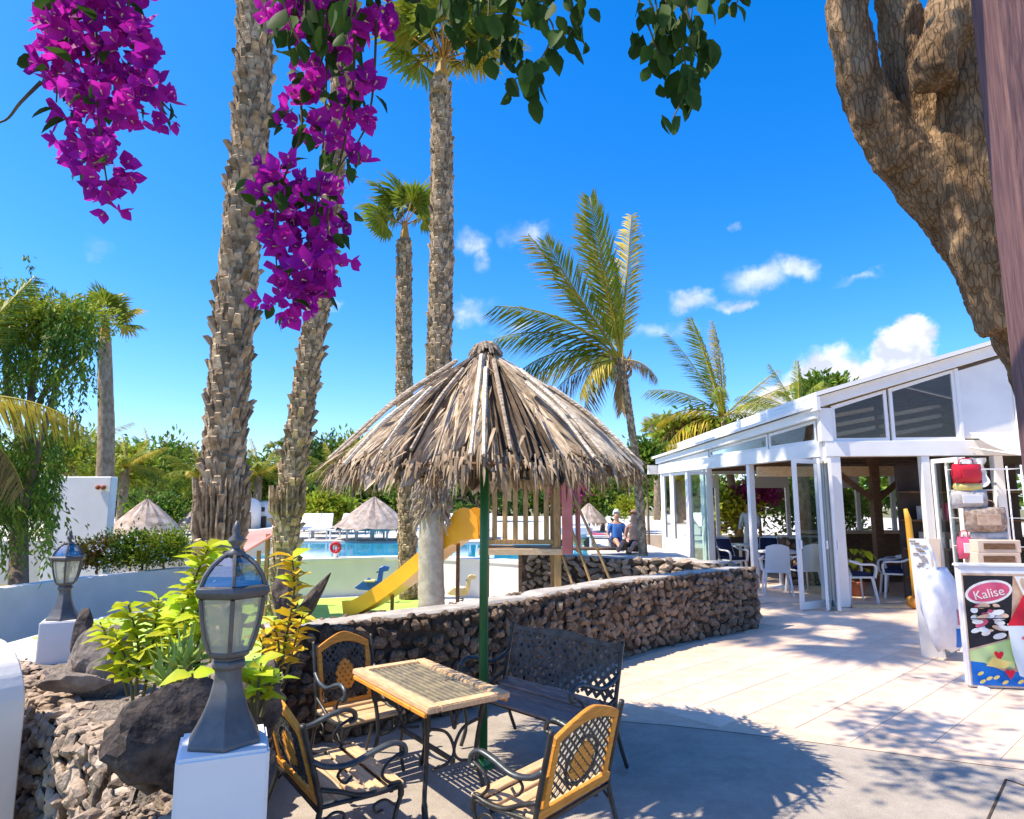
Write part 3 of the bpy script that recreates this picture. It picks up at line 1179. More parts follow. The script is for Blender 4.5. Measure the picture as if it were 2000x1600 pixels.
back_place(chair, G(1078, 1440, .70), G(1215, 1378, .70), 1, .71, .54, .82)
chair['label'] = 'orange wood and black iron garden chair with its back beside the shadow, opposite the wall'
c2 = copy_tree(chair)
back_place(c2, (-1.34, 3.72), (-.965, 3.19), 1, .68, .54, .9)
c2['label'] = 'orange wood and black iron garden chair behind the near lamp pedestal'
c3 = copy_tree(chair)
back_place(c3, G(612, 1262, .76), G(724, 1246, .76), -1, .77, .54, .85)
c3['label'] = 'orange wood and black iron garden chair between the table and the lava wall'
bench = make_chair('garden_bench', 'weathered iron lattice bench with grey slats near the green pole', 1.02, 'wood_grey', 'wood_grey', bench=True)
back_place(bench, G(1003, 1222, .77), G(1216, 1262, .77), -1, .78, 1.02, .9)

# table
tb_ = thing('garden_table', 'rectangular garden table with orange wood rim and iron lattice top', 'table', (tcx.x, tcx.y, 0), math.atan2(long_d.y, long_d.x))
TL = ((tf_ - tl).length + (tr_ - tb).length) / 2
TW = ((tb - tl).length + (tr_ - tf_).length) / 2
rw = .075
for s in (-1, 1):
    MB().box((0, s * (TW / 2 - rw / 2), TZ - .018), (TL, rw, .034)).build('rim', 'wood_pale', tb_, bevel=.006, seg=2)
    MB().box((s * (TL / 2 - rw / 2), 0, TZ - .018), (rw, TW - 2 * rw - .002, .034)).build('rim', 'wood_pale', tb_, bevel=.006, seg=2)
    MB().box((0, s * (TW / 2 - .004), TZ - .047), (TL - .06, .02, .024)).build('edge_rail', 'wood_orange', tb_, bevel=.004)
tp = MB()
lx, ly = TL - 2 * rw, TW - 2 * rw
k = 0
y = -ly / 2 + .016
while y < ly / 2:
    tp.box((0, y, TZ - .016), (lx, .020, .012))
    y += .036
for q in range(7):
    tp.box((-lx / 2 + lx * q / 6, 0, TZ - .024), (.022, ly, .010))
tp.build('lattice_top', 'lattice_tan', tb_)
for sx in (-1, 1):
    for sy in (-1, 1):
        x, y = sx * (TL / 2 - .14), sy * (TW / 2 - .07)
        MB().tube(bez([(x, y, TZ - .04), (x - sx * .02, y - sy * .015, .52), (x - sx * .055, y - sy * .03, .30), (x - sx * .01, y, .12), (x + sx * .06, y + sy * .015, .015)]), [.019] * 10 + [.013] * 14 + [.017] * 9, 8).build('leg', 'iron', tb_, smooth=True)
    sc = MB()
    x = sx * (TL / 2 - .17)
    hw = TW / 2 - .08
    sc.bar((x, -hw, TZ - .06), (x, hw, TZ - .06), .016, .02)
    sc.tube(bez([(x, -hw, .50), (x, -hw * .3, .46), (x, 0, .36), (x, -hw * .2, .30), (x, -hw * .75, .28)]), .009, 6)
    sc.tube(bez([(x, hw, .50), (x, hw * .3, .46), (x, 0, .36), (x, hw * .2, .30), (x, hw * .75, .28)]), .009, 6)
    sc.tube(bez([(x, -hw * .85, .60), (x, -hw * .2, .58), (x, 0, .47), (x, hw * .2, .58), (x, hw * .85, .60)]), .009, 6)
    sc.build('scroll', 'iron', tb_, smooth=True)
MB().bar((-(TL / 2 - .17), 0, .30), (TL / 2 - .17, 0, .30), .018, .022).build('stretcher', 'iron', tb_)

# ------------------------------------------------------------------ thatched parasol
def pleated(L, w0, w1, npl, amp, rag, seed, nseg=7):
    """a dry palm leaf: pleated wedge from the apex (x=0) to a ragged end (x=L), surface normal +z"""
    rs = random.Random(seed)
    mb = MB()
    nc = npl * 2 + 1
    ends = [L * (1 - rag * rs.random() * (1 if c % 2 else .5)) for c in range(nc)]
    sag = [rs.uniform(-.4, .4) for c in range(nc)]
    for i in range(nseg + 1):
        t = i / nseg
        w = w0 + (w1 - w0) * min(1, t * 1.08) ** .85
        for c in range(nc):
            s = c / (nc - 1) - .5
            x = ends[c] * t
            z = (amp if c % 2 else -amp) * min(1, .3 + t) + amp * sag[c] - .5 * s * s * w + rs.uniform(-.3, .3) * amp - .05 * t ** 6 + .05 * math.sin(PI * min(1, t)) * L * .45
            mb.v.append((x, s * w, z))
    for i in range(nseg):
        for c in range(nc - 1):
            a = i * nc + c
            mb.f.append((a, a + 1, a + nc + 1, a + nc))
    return mb


PB = G(943, 1497)
par = thing('thatched_parasol', 'dry palm thatch parasol on a green pole beside the table', 'parasol', (PB.x, PB.y, 0))
apex = D(955, 690, PB.y).z
ev = D(955, 925, PB.y).z
EAVE_R = (1252 - 640) / 2 / F * PB.y
APX, EZ = apex, ev - .02
slope = math.atan2(APX - EZ, EAVE_R)
slen = math.hypot(APX - EZ, EAVE_R)
MB().tube([(0, 0, 0), (0, 0, APX - .12)], .030, 16).build('pole', 'pole_green', par, smooth=True)
MB().lathe([(.075, 0), (.075, .012), (.05, .02), (.04, .05), (.032, .055)], 20).build('foot_plate', 'pole_green', par)
for k in range(8):
    a = 2 * PI * k / 8 + .2
    MB().bar((.03 * math.cos(a), .03 * math.sin(a), APX - .15), (EAVE_R * .93 * math.cos(a), EAVE_R * .93 * math.sin(a), EZ - .01), .03, .03).build('rafter', 'wood_brown', par)
hoop = MB()
for rr_ in (.5, .9):
    hoop.tube([(EAVE_R * rr_ * math.cos(a), EAVE_R * rr_ * math.sin(a), APX - .06 - (APX - EZ) * rr_) for a in np.linspace(0, 2 * PI, 33)], .012, 6)
hoop.build('hoop', 'wood_brown', par)
LEAF_V = []
for k in range(12):
    top_ = k < 5
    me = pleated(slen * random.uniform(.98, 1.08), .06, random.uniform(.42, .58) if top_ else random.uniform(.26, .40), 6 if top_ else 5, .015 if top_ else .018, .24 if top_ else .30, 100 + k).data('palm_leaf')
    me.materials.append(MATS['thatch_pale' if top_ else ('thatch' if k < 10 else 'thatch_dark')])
    LEAF_V.append(me)


def on_cone(a, lift, tw=0, off=0, drop=0):
    """orientation on the cone at azimuth a"""
    M = Matrix.Rotation(a, 4, 'Z') @ Matrix.Translation((off, 0, APX + lift)) @ Matrix.Rotation(slope + drop, 4, 'Y') @ Matrix.Rotation(tw, 4, 'X')
    return M


for layer, (cnt, lift) in enumerate(((22, -.04), (22, -.01), (15, .03))):
    for k in range(cnt):
        a = 2 * PI * (k + .5 * layer) / cnt + random.uniform(-.1, .1)
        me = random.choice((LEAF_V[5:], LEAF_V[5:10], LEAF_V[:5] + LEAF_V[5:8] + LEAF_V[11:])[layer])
        o = obj('palm_leaf', me, None, par, on_cone(a, lift + random.uniform(-.01, .015), random.uniform(-.2, .2), drop=random.uniform(-.035, .03)))
        o.scale = o.scale * random.uniform(.9, 1.04)
# leaf stalks lying on top
for k in range(30):
    a = 2 * PI * k / 30 + random.uniform(-.08, .08)
    L0 = random.uniform(.15, .5) * slen
    L1 = random.uniform(.85, 1.03) * slen
    w = random.uniform(-.06, .06)
    bl_ = [.0225 * slen * math.sin(PI * min(1, q / slen)) for q in (L0, (L0 + L1) / 2, L1)]
    pts = [(L0, 0, .035 + bl_[0]), ((L0 + L1) / 2, w, .045 + bl_[1]), (L1, w * 1.6, .02 + bl_[2])]
    mb = MB().tube(bez(pts, 4), [.016] * 5 + [.011] * 4, 6)
    for i, v in enumerate(mb.v):
        mb.v[i] = tuple(on_cone(a, .035) @ Vector(v))
    mb.build('stalk', 'thatch_pale' if k % 3 else 'thatch', par)
# loose straw: torn leaf strips over the cone and the hanging fringe
st = MB()
for k in range(1600):
    a = random.uniform(0, 2 * PI)
    M = on_cone(a, .03)
    if k < 330:
        x0 = slen * math.sqrt(random.uniform(.01, .95))
        L0 = random.uniform(.10, .32)
        x1 = min(x0 + L0, slen * 1.06)
        y = random.uniform(-.02, .02)
        z0 = random.uniform(0, .02)
        p, q = M @ Vector((x0, y, z0 + .0225 * slen * math.sin(PI * min(1, x0 / slen)))), M @ Vector((x1, y + random.uniform(-.07, .07), z0 + random.uniform(.0, .035) + .0225 * slen * math.sin(PI * min(1, x1 / slen))))
    else:
        x0 = slen * random.uniform(.88, 1.0)
        p = M @ Vector((x0, 0, random.uniform(-.06, .0)))
        q = p + Vector((math.cos(a) * random.uniform(-.02, .10), math.sin(a) * random.uniform(-.02, .10), -random.uniform(.04, .19)))
    d, s, u = frame_of(q - p)
    w = random.uniform(.003, .010)
    m_ = (p + q) / 2 + u * .006
    st.add([p - s * w, p + s * w, m_ + s * w * .9, q, m_ - s * w * .9], [(0, 1, 2, 4), (4, 2, 3)])
st.build('loose_straw', 'straw', par, kind='stuff')
cap_ = MB()
for k in range(26):
    a = 2 * PI * k / 26
    p = Vector((.02 * math.cos(a), .02 * math.sin(a), APX + .075))
    q = Vector((random.uniform(.08, .13) * math.cos(a), random.uniform(.08, .13) * math.sin(a), APX - random.uniform(-.02, .05)))
    cap_.tube([p, (p + q) / 2 + Vector((0, 0, .02)), q], [.012, .018, .006], 5)
cap_.build('cap', 'thatch', par)

# ------------------------------------------------------------------ pedestal lanterns
def make_lantern(name, label, pw, ph_):
    t = thing(name, label, 'lamp', group=None)
    MB().box((0, 0, ph_ / 2), (pw, pw, ph_)).build('pedestal', 'white_paint', t, bevel=.010, seg=2)
    z = ph_
    hx = PI / 6
    body = [(.130, z), (.130, z + .012), (.114, z + .035), (.086, z + .085), (.064, z + .14), (.052, z + .19), (.050, z + .225), (.062, z + .235), (.062, z + .25), (.05, z + .258), (.074, z + .272), (.078, z + .285)]
    MB().lathe(body, 6, rot=hx).build('column', 'lamp_grey', t, bevel=.003)
    zb, zt = z + .285, z + .455
    rb, rt = .076, .118
    prof = [(rb, zb), (rb + .018, zb + .045), (rb + .032, zb + .10), (rt, zt)]
    for k in range(6):
        a = hx + PI / 3 * k
        MB().tube([(r * math.cos(a), r * math.sin(a), zz) for r, zz in prof], .0075, 6).build('rib', 'lamp_grey', t)
        a2 = a + PI / 3
        pn = MB()
        for r, zz in prof:
            for q in (a, a2):
                pn.v.append((.975 * r * math.cos(q), .975 * r * math.sin(q), zz))
        pn.f = [(2 * i, 2 * i + 1, 2 * i + 3, 2 * i + 2) for i in range(3)]
        pn.build('pane', 'lamp_glass', t)
    MB().lathe([(.118, zt), (.132, zt + .008), (.140, zt + .022), (.136, zt + .036), (.122, zt + .042)], 6, rot=hx).build('rim', 'lamp_grey', t, bevel=.002)
    zr = zt + .042
    rp = [(.120, zr), (.108, zr + .030), (.082, zr + .062), (.050, zr + .085), (.026, zr + .095)]
    for k in range(6):
        a = hx + PI / 3 * k
        MB().tube([(r * math.cos(a), r * math.sin(a), zz) for r, zz in rp], .007, 6).build('roof_rib', 'lamp_grey', t)
        a2 = a + PI / 3
        pn = MB()
        for r, zz in rp:
            for q in (a, a2):
                pn.v.append((.97 * r * math.cos(q), .97 * r * math.sin(q), zz))
        pn.f = [(2 * i, 2 * i + 1, 2 * i + 3, 2 * i + 2) for i in range(4)]
        pn.build('roof_pane', 'roof_glass', t)
    zf = zr + .09
    MB().lathe([(.034, zf), (.036, zf + .012), (.016, zf + .022), (.014, zf + .035), (.026, zf + .046), (.026, zf + .056), (.012, zf + .07), (.016, zf + .085), (.012, zf + .1), (.003, zf + .118)], 12).build('finial', 'lamp_grey', t, smooth=True)
    MB().lathe([(.02, zb), (.02, zb + .06), (.034, zb + .085), (.034, zb + .12), (.01, zb + .14)], 10).build('bulb', 'bulb', t, smooth=True)
    return t


lan = make_lantern('pedestal_lantern', 'large grey hexagonal lantern on a white pedestal beside the garden chair', .285, .36)
lp = D(438, 1447, 2.1)
lan.location = (lp.x, lp.y, lp.z - .36 * .93)
lan.scale = (.87, .87, .93)
lan.rotation_euler = (0, 0, .40)
lan2 = copy_tree(lan)
lp2 = D(122, 1209, 5.05)
lan2.location = (lp2.x, lp2.y, lp2.z - .36 * .93)
lan2.rotation_euler = (0, 0, .45)
lan2['label'] = 'small looking grey lantern on a white pedestal before the low white wall'

# ------------------------------------------------------------------ palms
def palm_trunk(root, pts, r0, r1, wedge=.12, mat_t='palm_trunk', boots=True, stub=.10, from_t=0.0, smooth_to=0.0):
    P = bez([Vector(p) for p in pts], 8)
    n = len(P)
    rr = [r0 + (r1 - r0) * i / (n - 1) for i in range(n)]
    MB().tube(P, [r * random.uniform(.97, 1.03) for r in rr], 16).build('trunk', mat_t, root, smooth=True)
    if not boots:
        return P
    L = sum((P[i + 1] - P[i]).length for i in range(n - 1))
    mb = MB()
    s, acc, i = from_t * L, 0, 0
    row = 0
    cum = [0]
    for i in range(n - 1):
        cum.append(cum[-1] + (P[i + 1] - P[i]).length)
    while s < L - .05:
        i = max(0, min(n - 2, next((k for k in range(n - 1) if cum[k + 1] >= s), n - 2)))
        t = (s - cum[i]) / max(1e-6, cum[i + 1] - cum[i])
        p = P[i].lerp(P[i + 1], t)
        r = rr[i] + (rr[i + 1] - rr[i]) * t
        d, a_, b_ = frame_of(P[i + 1] - P[i], Vector((0, 1, 0)))
        m = max(6, int(2 * PI * r / wedge))
        for q in range(m):
            an = 2 * PI * (q + .5 * (row % 2)) / m + random.uniform(-.2, .2)
            o = a_ * math.cos(an) + b_ * math.sin(an)
            tng = d.cross(o)
            w = wedge * random.uniform(.42, .58)
            h = wedge * random.uniform(1.2, 1.7)
            pr = random.uniform(.012, .045) * (wedge / .11) if random.random() > .14 else random.uniform(.6, 1.2) * stub
            c0 = p + o * (r * .96)
            v = [c0 - tng * w - d * h * .3, c0 + tng * w - d * h * .3,
                 c0 + tng * w * .55 + d * h * .62 + o * pr, c0 - tng * w * .55 + d * h * .62 + o * pr,
                 c0 + tng * w * .5 + d * h * .74 + o * pr * .55, c0 - tng * w * .5 + d * h * .74 + o * pr * .55, c0 + d * h * .5, ]
            mb.add(v, [(0, 1, 2, 3), (3, 2, 4, 5), (1, 6, 4, 2), (0, 3, 5, 6), (5, 4, 6)])
        s += wedge * .62
        row += 1
    mb.build('leaf_bases', 'palm_boot', root, kind='stuff')
    return P


def fan_leaf(rad, nseg, petiole, arc, droop, seed):
    """fan palm leaf along +x: petiole then a fan; returns two builders (blade, stalk)"""
    rs = random.Random(seed)
    bl = MB()
    for k in range(nseg):
        a = R(-arc / 2 + arc * k / (nseg - 1))
        l_ = rad * (1 - .25 * (abs(a) / R(arc / 2)) ** 2) * rs.uniform(.9, 1.05)
        w = rad * math.sin(R(arc / nseg)) * .42
        d = Vector((math.cos(a), math.sin(a), 0))
        s = Vector((-d.y, d.x, 0))
        c = Vector((petiole, 0, 0))
        m1 = c + d * l_ * .6 + Vector((0, 0, .05 * rad * (1 if k % 2 else -1) - droop * rad * .15))
        tip = c + d * l_ * .97 + Vector((0, 0, -droop * rad * rs.uniform(.35, .7)))
        bl.add([c, m1 - s * w, tip, m1 + s * w, m1 + Vector((0, 0, -.03 * rad))], [(0, 1, 4), (0, 4, 3), (1, 2, 4), (4, 2, 3)])
    st = MB().tube([(0, 0, 0), (petiole * .6, 0, -.01), (petiole * 1.05, 0, -.03)], [.022, .014, .01], 5)
    return bl, st


def feather_leaf(L, nl, ll, droop, hang, seed, sweep=.0):
    """pinnate palm leaf along +x; droop bends the rib, hang turns the leaflets down"""
    rs = random.Random(seed)
    rib = []
    x = z = 0
    for i in range(13):
        t = i / 12
        rib.append(Vector((x, sweep * L * t * t, z)))
        a = -droop * t * 1.6
        x += L / 12 * math.cos(a)
        z += L / 12 * math.sin(a)
    bl = MB()
    for k in range(nl):
        t = .12 + .87 * k / (nl - 1)
        f = t * 12
        i = min(11, int(f))
        p = rib[i].lerp(rib[i + 1], f - i)
        d = (rib[i + 1] - rib[i]).normalized()
        side = d.cross(Vector((0, 0, 1))).normalized()
        upv = side.cross(d)
        l_ = ll * (math.sin(PI * (.12 + .80 * t)) ** .7) * rs.uniform(.85, 1.1)
        for s in (-1, 1):
            dr = (d * rs.uniform(.55, .9) + side * s * (1 - .55 * hang) + upv * (.3 - hang * rs.uniform(.7, 1.2))).normalized()
            wv = dr.cross(upv)
            wv = wv.normalized() if wv.length > .01 else side
            w = ll * .030
            m1 = p + dr * l_ * .5
            tip = p + dr * l_ + Vector((0, 0, -hang * l_ * .35 - .04))
            bl.add([p - wv * w * .5, p + wv * w * .5, m1 + wv * w, tip, m1 - wv * w], [(0, 1, 2, 4), (4, 2, 3)])
    st = MB().tube([tuple(q) for q in rib], [.030 * (1 - .9 * i / 12) * (L / 3) + .004 for i in range(13)], 5)
    return bl, st


def leaf_pair(name, builders, m1, m2):
    me1, me2 = builders[0].data('blade'), builders[1].data('rib', smooth=True)
    me1.materials.append(MATS[m1])
    me2.materials.append(MATS[m2])
    return me1, me2


def put_leaf(root, pair, M, scale=1.0):
    o = obj('frond', pair[0], None, root, M)
    o.scale = (scale,) * 3
    obj('midrib', pair[1], None, o)


def aim(loc, az, el, roll=0):
    return Matrix.Translation(loc) @ Matrix.Rotation(az, 4, 'Z') @ Matrix.Rotation(-el, 4, 'Y') @ Matrix.Rotation(roll, 4, 'X')


FAN = [leaf_pair('fan', fan_leaf(.95, 26, .95, 250, .5 + .25 * k, 40 + k), 'palm_green', 'petiole') for k in range(3)]
FANY = leaf_pair('fan', fan_leaf(.9, 24, .9, 240, .8, 50), 'palm_yellow', 'petiole')


def fan_crown(root, top, n, size, lo=-.5, hi=1.35, yell=.2):
    for k in range(n):
        el = lo + (hi - lo) * ((k + .5) / n)
        az = k * 2.39996 + random.uniform(-.3, .3)
        pr = FANY if random.random() < yell else random.choice(FAN)
        put_leaf(root, pr, aim(top, az, el, random.uniform(-.3, .3)), size * random.uniform(.85, 1.1))


# tall fan palms by the play area
pm = thing('fan_palm', 'thick leaning fan palm trunk with rough stubs behind the near lamp', 'palm tree')
P1 = palm_trunk(pm, [D(428, 1240, 7.6) + Vector((0, 0, -.2)), D(430, 1040, 7.6), D(447, 760, 7.6), D(468, 500, 7.6), D(490, 250, 7.6), D(500, 0, 7.6), D(512, -420, 7.6)], .235, .185, .115, stub=.10)
sk = MB()
for k in range(90):      # old leaf boots flaring round the foot
    a = 2 * PI * k / 30 + random.uniform(-.05, .05)
    z = 1.28 + .17 * (k // 30) + random.uniform(-.05, .05)
    c0 = Vector((P1[0].x + .0, P1[0].y, 0))
    o = Vector((math.cos(a), math.sin(a), 0))
    base = D(431, 1010, 7.6)
    p0 = Vector((base.x, base.y, z)) + o * .22
    sk.tube([p0, p0 + o * .05 + Vector((0, 0, .16)), p0 + o * random.uniform(.05, .10) + Vector((0, 0, .34))], [.035, .045, .012], 5, flat=.4)
sk.build('leaf_skirt', 'palm_boot', pm, kind='stuff')
fan_crown(pm, P1[-1], 10, 1.05, lo=-.1)

pm = thing('fan_palm', 'slender leaning fan palm trunk rising from behind the pink canopy', 'palm tree')
P2 = palm_trunk(pm, [D(556, 1130, 10.8) + Vector((0, 0, -.5)), D(562, 1000, 10.8), D(585, 830, 10.8), D(608, 680, 10.8), D(630, 540, 10.8), D(655, 300, 10.8), D(678, 0, 10.8), D(694, -300, 10.8)], .20, .15, .115, stub=.11)
sk = MB()
for k in range(40):
    a = 2 * PI * k / 20
    base = D(560, 1010 - 25 * (k // 20), 10.8)
    o = Vector((math.cos(a), math.sin(a), 0))
    p0 = base + o * .18
    sk.tube([p0, p0 + o * .07 + Vector((0, 0, .1)), p0 + o * .1 + Vector((0, 0, .3))], [.03, .045, .012], 5, flat=.4)
sk.build('leaf_skirt', 'palm_boot', pm, kind='stuff')
fan_crown(pm, P2[-1], 10, .95, lo=0)

pm = thing('fan_palm', 'shorter fan palm with a lively green crown behind the slide', 'palm tree')
P3 = palm_trunk(pm, [D(797, 1168, 12.9), D(795, 1000, 12.9), D(790, 760, 12.9), D(789, 600, 12.9), D(790, 470, 12.9)], .165, .135, .10, stub=.06)
T3 = D(791, 440, 12.9)
MB().tube([P3[-1], T3 + Vector((0, 0, .05))], [.11, .05], 8).build('crown_shaft', 'petiole', pm)
# wind-pushed crown: leaves seen mostly up, left and right
for az, el, sz in ((150, 48, 1.0), (175, 30, 1.0), (185, 62, 1.1), (120, 70, 1.1), (60, 75, 1.05), (20, 65, 1.0), (-20, 52, .95), (200, 12, .8), (0, 20, .7), (260, 60, 1.0), (90, 55, 1.0), (300, 45, .9), (170, 5, .7), (40, 40, .9)):
    put_leaf(pm, random.choice(FAN), aim(T3, R(az), R(el), random.uniform(-.8, .8)), .62 * sz)

pm = thing('fan_palm', 'tall straight fan palm standing in front of the yellow slide', 'palm tree')
P4 = palm_trunk(pm, [D(843, 1190, 10.3), D(842, 1060, 10.3), D(850, 900, 10.3), D(860, 600, 10.3), D(863, 330, 10.3), D(860, 160, 10.3)], .205, .16, .11, stub=.06, from_t=.17, mat_t='palm_smooth')
T4 = D(865, 118, 10.3)
MB().tube([P4[-1] - Vector((0, 0, .3)), P4[-1], T4 + Vector((0, 0, .1))], [.19, .15, .05], 10).build('crown_shaft', 'petiole', pm)
for k in range(20):
    put_leaf(pm, FANY if k % 3 == 0 else FAN[k % 3], aim(T4, k * 2.4, R(22 + 66 * (k / 20)), random.uniform(-.3, .3)), random.uniform(.75, .95))
sk = MB()
for k in range(130):     # fibrous skirt hanging low on the trunk
    a = random.uniform(0, 2 * PI)
    base = D(846, random.uniform(930, 1015), 10.3)
    o = Vector((math.cos(a), math.sin(a), 0))
    p0 = base + o * random.uniform(.18, .23)
    q = p0 + o * random.uniform(.02, .16) + Vector((random.uniform(-.05, .05), 0, -random.uniform(.05, .3)))
    sk.tube([p0, (p0 + q) / 2 + o * .03, q], [.03, .03, .006], 5, flat=.35)
sk.build('leaf_skirt', 'thatch', pm, kind='stuff')

pm = thing('fan_palm', 'fan palm with sparse green crown behind the tall white block', 'palm tree')
P5 = palm_trunk(pm, [D(207, 1000, 21) - Vector((0, 0, 2)), D(207, 880, 21), D(206, 760, 21), D(204, 660, 21)], .28, .20, .16, boots=False)
T5 = D(205, 630, 21)
MB().tube([P5[-1], T5], [.2, .1], 8).build('crown_shaft', 'petiole', pm)
for k in range(17):
    put_leaf(pm, FANY if k % 4 == 0 else FAN[k % 3], aim(T5, k * 2.4, R(-10 + 95 * (k / 17)), random.uniform(-.3, .3)), random.uniform(.62, .8))

for (px, py0, py1, d, sz, lab) in ((1277, 840, 1000, 46, .9, 'small distant fan palm left of its twin behind the parasol edge'), (1293, 832, 1000, 47, .9, 'small distant fan palm right of its twin behind the coconut palm'), (541, 880, 1000, 40, .62, 'thin distant fan palm between the two big trunks')):
    pm = thing('fan_palm', lab, 'palm tree')
    top = D(px, py0, d)
    MB().tube([(top.x, top.y, -.7), (top.x + .1, top.y, top.z * .5), tuple(top)], [.26, .2, .16], 8).build('trunk', 'palm_trunk', pm, smooth=True)
    for k in range(14):
        put_leaf(pm, FANY if k % 3 == 0 else FAN[k % 3], aim(top, k * 2.4, R(-25 + 100 * (k / 14))), sz * random.uniform(.7, .95))

# coconut palms
COCO = {}
for key, (L, nl, ll, dr, hg, sd_, sw) in {'up': (3.5, 62, .66, .10, .62, 60, 0), 'up2': (3.4, 62, .60, .22, .8, 61, .1), 'arch': (3.1, 58, .85, .62, .85, 62, 0), 'arch2': (3.0, 54, .9, .85, .7, 63, -.1), 'down': (2.6, 46, .75, .75, .95, 64, 0)}.items():
    for mm in ('palm_green', 'palm_yellow', 'palm_brown'):
        COCO[key, mm] = leaf_pair('feather', feather_leaf(L, nl, ll, dr, hg, sd_, sw), mm, 'palm_yellow')
gY, yY, bY = 'palm_green', 'palm_yellow', 'palm_brown'


def coco(root, top, spec, s=1.0):
    for (key, mm, az, el, sc, roll) in spec:
        put_leaf(root, COCO[key, mm], aim(top, R(az), R(el), R(roll)), sc * s)


pm = thing('coconut_palm', 'windswept coconut palm with upright yellow green fronds behind the parasol', 'palm tree')
T6 = D(1212, 700, 14)
palm_trunk(pm, [D(1258, 1075, 14.4) - Vector((0, 0, .6)), D(1245, 930, 14.2), D(1228, 800, 14), (T6.x, T6.y, T6.z)], .085, .062, .06, stub=.02)
coco(pm, T6 + Vector((0, 0, -.05)), [
    ('up', gY, 165, 82, 1.08, 80), ('up', yY, 140, 80, 1.02, 60), ('up', yY, 20, 84, 1.02, 60), ('up2', gY, 10, 88, .95, 90),
    ('up2', yY, 172, 60, 1.0, 30), ('up', gY, 180, 58, .9, 90), ('arch', gY, 178, 47, 1.0, 20), ('arch', gY, 182, 36, .95, -10), ('arch2', gY, 186, 24, .9, 0), ('arch2', yY, 170, 20, .85, 0),
    ('down', bY, 172, 2, .75, 0), ('down', bY, 200, -22, .62, 0), ('down', yY, 215, -5, .6, 0), ('down', yY, 10, 10, .33, 0), ('down', bY, -40, 0, .42, 0), ('arch2', gY, 95, 40, .8, 0), ('down', bY, 80, -10, .6, 0), ('up', yY, 90, 70, .7, 0)], 1.0)
nut = MB()
for k in range(14):
    a = k * 2.4
    o = Vector((math.cos(a), math.sin(a), 0))
    p0 = T6 + o * .08 - Vector((0, 0, .1 + .03 * k))
    nut.tube([p0, p0 + o * .12 + Vector((0, 0, .12)), p0 + o * .16 + Vector((0, 0, .3))], [.03, .04, .01], 5, flat=.5)
nut.build('leaf_sheaths', 'palm_boot', pm, kind='stuff')

pm = thing('coconut_palm', 'smaller windswept coconut palm rising behind the white pavilion roof', 'palm tree')
T7 = D(1412, 815, 21)
MB().tube([(T7.x + .5, T7.y, -.7), (T7.x + .2, T7.y, 2), tuple(T7)], [.16, .13, .10], 10).build('trunk', 'palm_trunk', pm, smooth=True)
coco(pm, T7, [('up', gY, 140, 78, 1.0, 60), ('up', gY, 100, 72, 1.0, 20), ('up', yY, 60, 82, .95, 90), ('up2', gY, 170, 68, .95, 0), ('up2', yY, 20, 80, .9, 90), ('arch', gY, 165, 48, .85, 10), ('arch2', yY, 180, 30, .75, 0),
     ('down', bY, 172, 12, .85, 0), ('down', yY, 190, 2, .95, 0), ('up2', yY, 0, 42, .8, 40), ('up2', yY, -15, 30, .8, 30), ('arch2', gY, 10, 25, .6, 0), ('arch', gY, 250, 45, .7, 0)], 1.0)

pm = thing('date_palm', 'low dark green feather palm peeking over the pavilion roof', 'palm tree')
T8 = D(1560, 815, 19)
MB().tube([(T8.x, T8.y, -.7), tuple(T8)], [.2, .15], 10).build('trunk', 'palm_trunk', pm, smooth=True)
coco(pm, T8, [('arch', gY, az, el, .62, 0) for az, el in ((180, 35), (150, 50), (200, 20), (30, 60), (0, 55), (-10, 30), (90, 60), (270, 50), (120, 30))] + [('up', gY, 30, 84, .5, 60), ('up', gY, 170, 70, .5, 0)], 1.0)


# ------------------------------------------------------------------ broadleaf trees and bushes
def bush(name, label, cat, center, radii, m='foliage', n_clump=40, per=60, leaf=.14, spread=.28, trunk=True, ground=-.7, group=None, shell=.55):
    t = thing(name, label, cat, group=group)
    c = Vector(center)
    P, O, q = clump_points(c, radii, n_clump, per, spread, shell)
    Dn = O * .8 + unit(len(P)) * .7 + np.array([0, 0, .25])
    Dn /= np.linalg.norm(Dn, axis=1, keepdims=True)
    obj('crown', leaves_mesh('crown', P, Dn, leaf * (.6 + .8 * rng.random(len(P))), leaf * .5), m, t)
    if trunk:
        tr = MB()
        tr.tube(bez([(c.x, c.y, ground), (c.x + .05 * radii[0], c.y, (ground + c.z) / 2), (c.x, c.y, c.z)], 4), [max(.05, radii[0] * .09)] * 3 + [max(.04, radii[0] * .07)] * 3 + [max(.02, radii[0] * .04)] * 3, 8)
        for k in range(min(12, n_clump)):
            e = Vector(q[k])
            s = Vector((c.x, c.y, c.z - radii[2] * .5))
            tr.tube(bez([s, s.lerp(e, .5) + Vector((0, 0, .1 * radii[2])), e], 3), [radii[0] * .035] * 3 + [radii[0] * .02] * 3 + [radii[0] * .008], 5)
        tr.build('trunk', 'bark_thin', t, smooth=True)
    return t


def bush_px(name, label, cat, px, py, d, rx, ry, **k):
    c = D(px, py, d)
    return bush(name, label, cat, c, (rx * d / F, rx * d / F * .8, ry * d / F), **k)


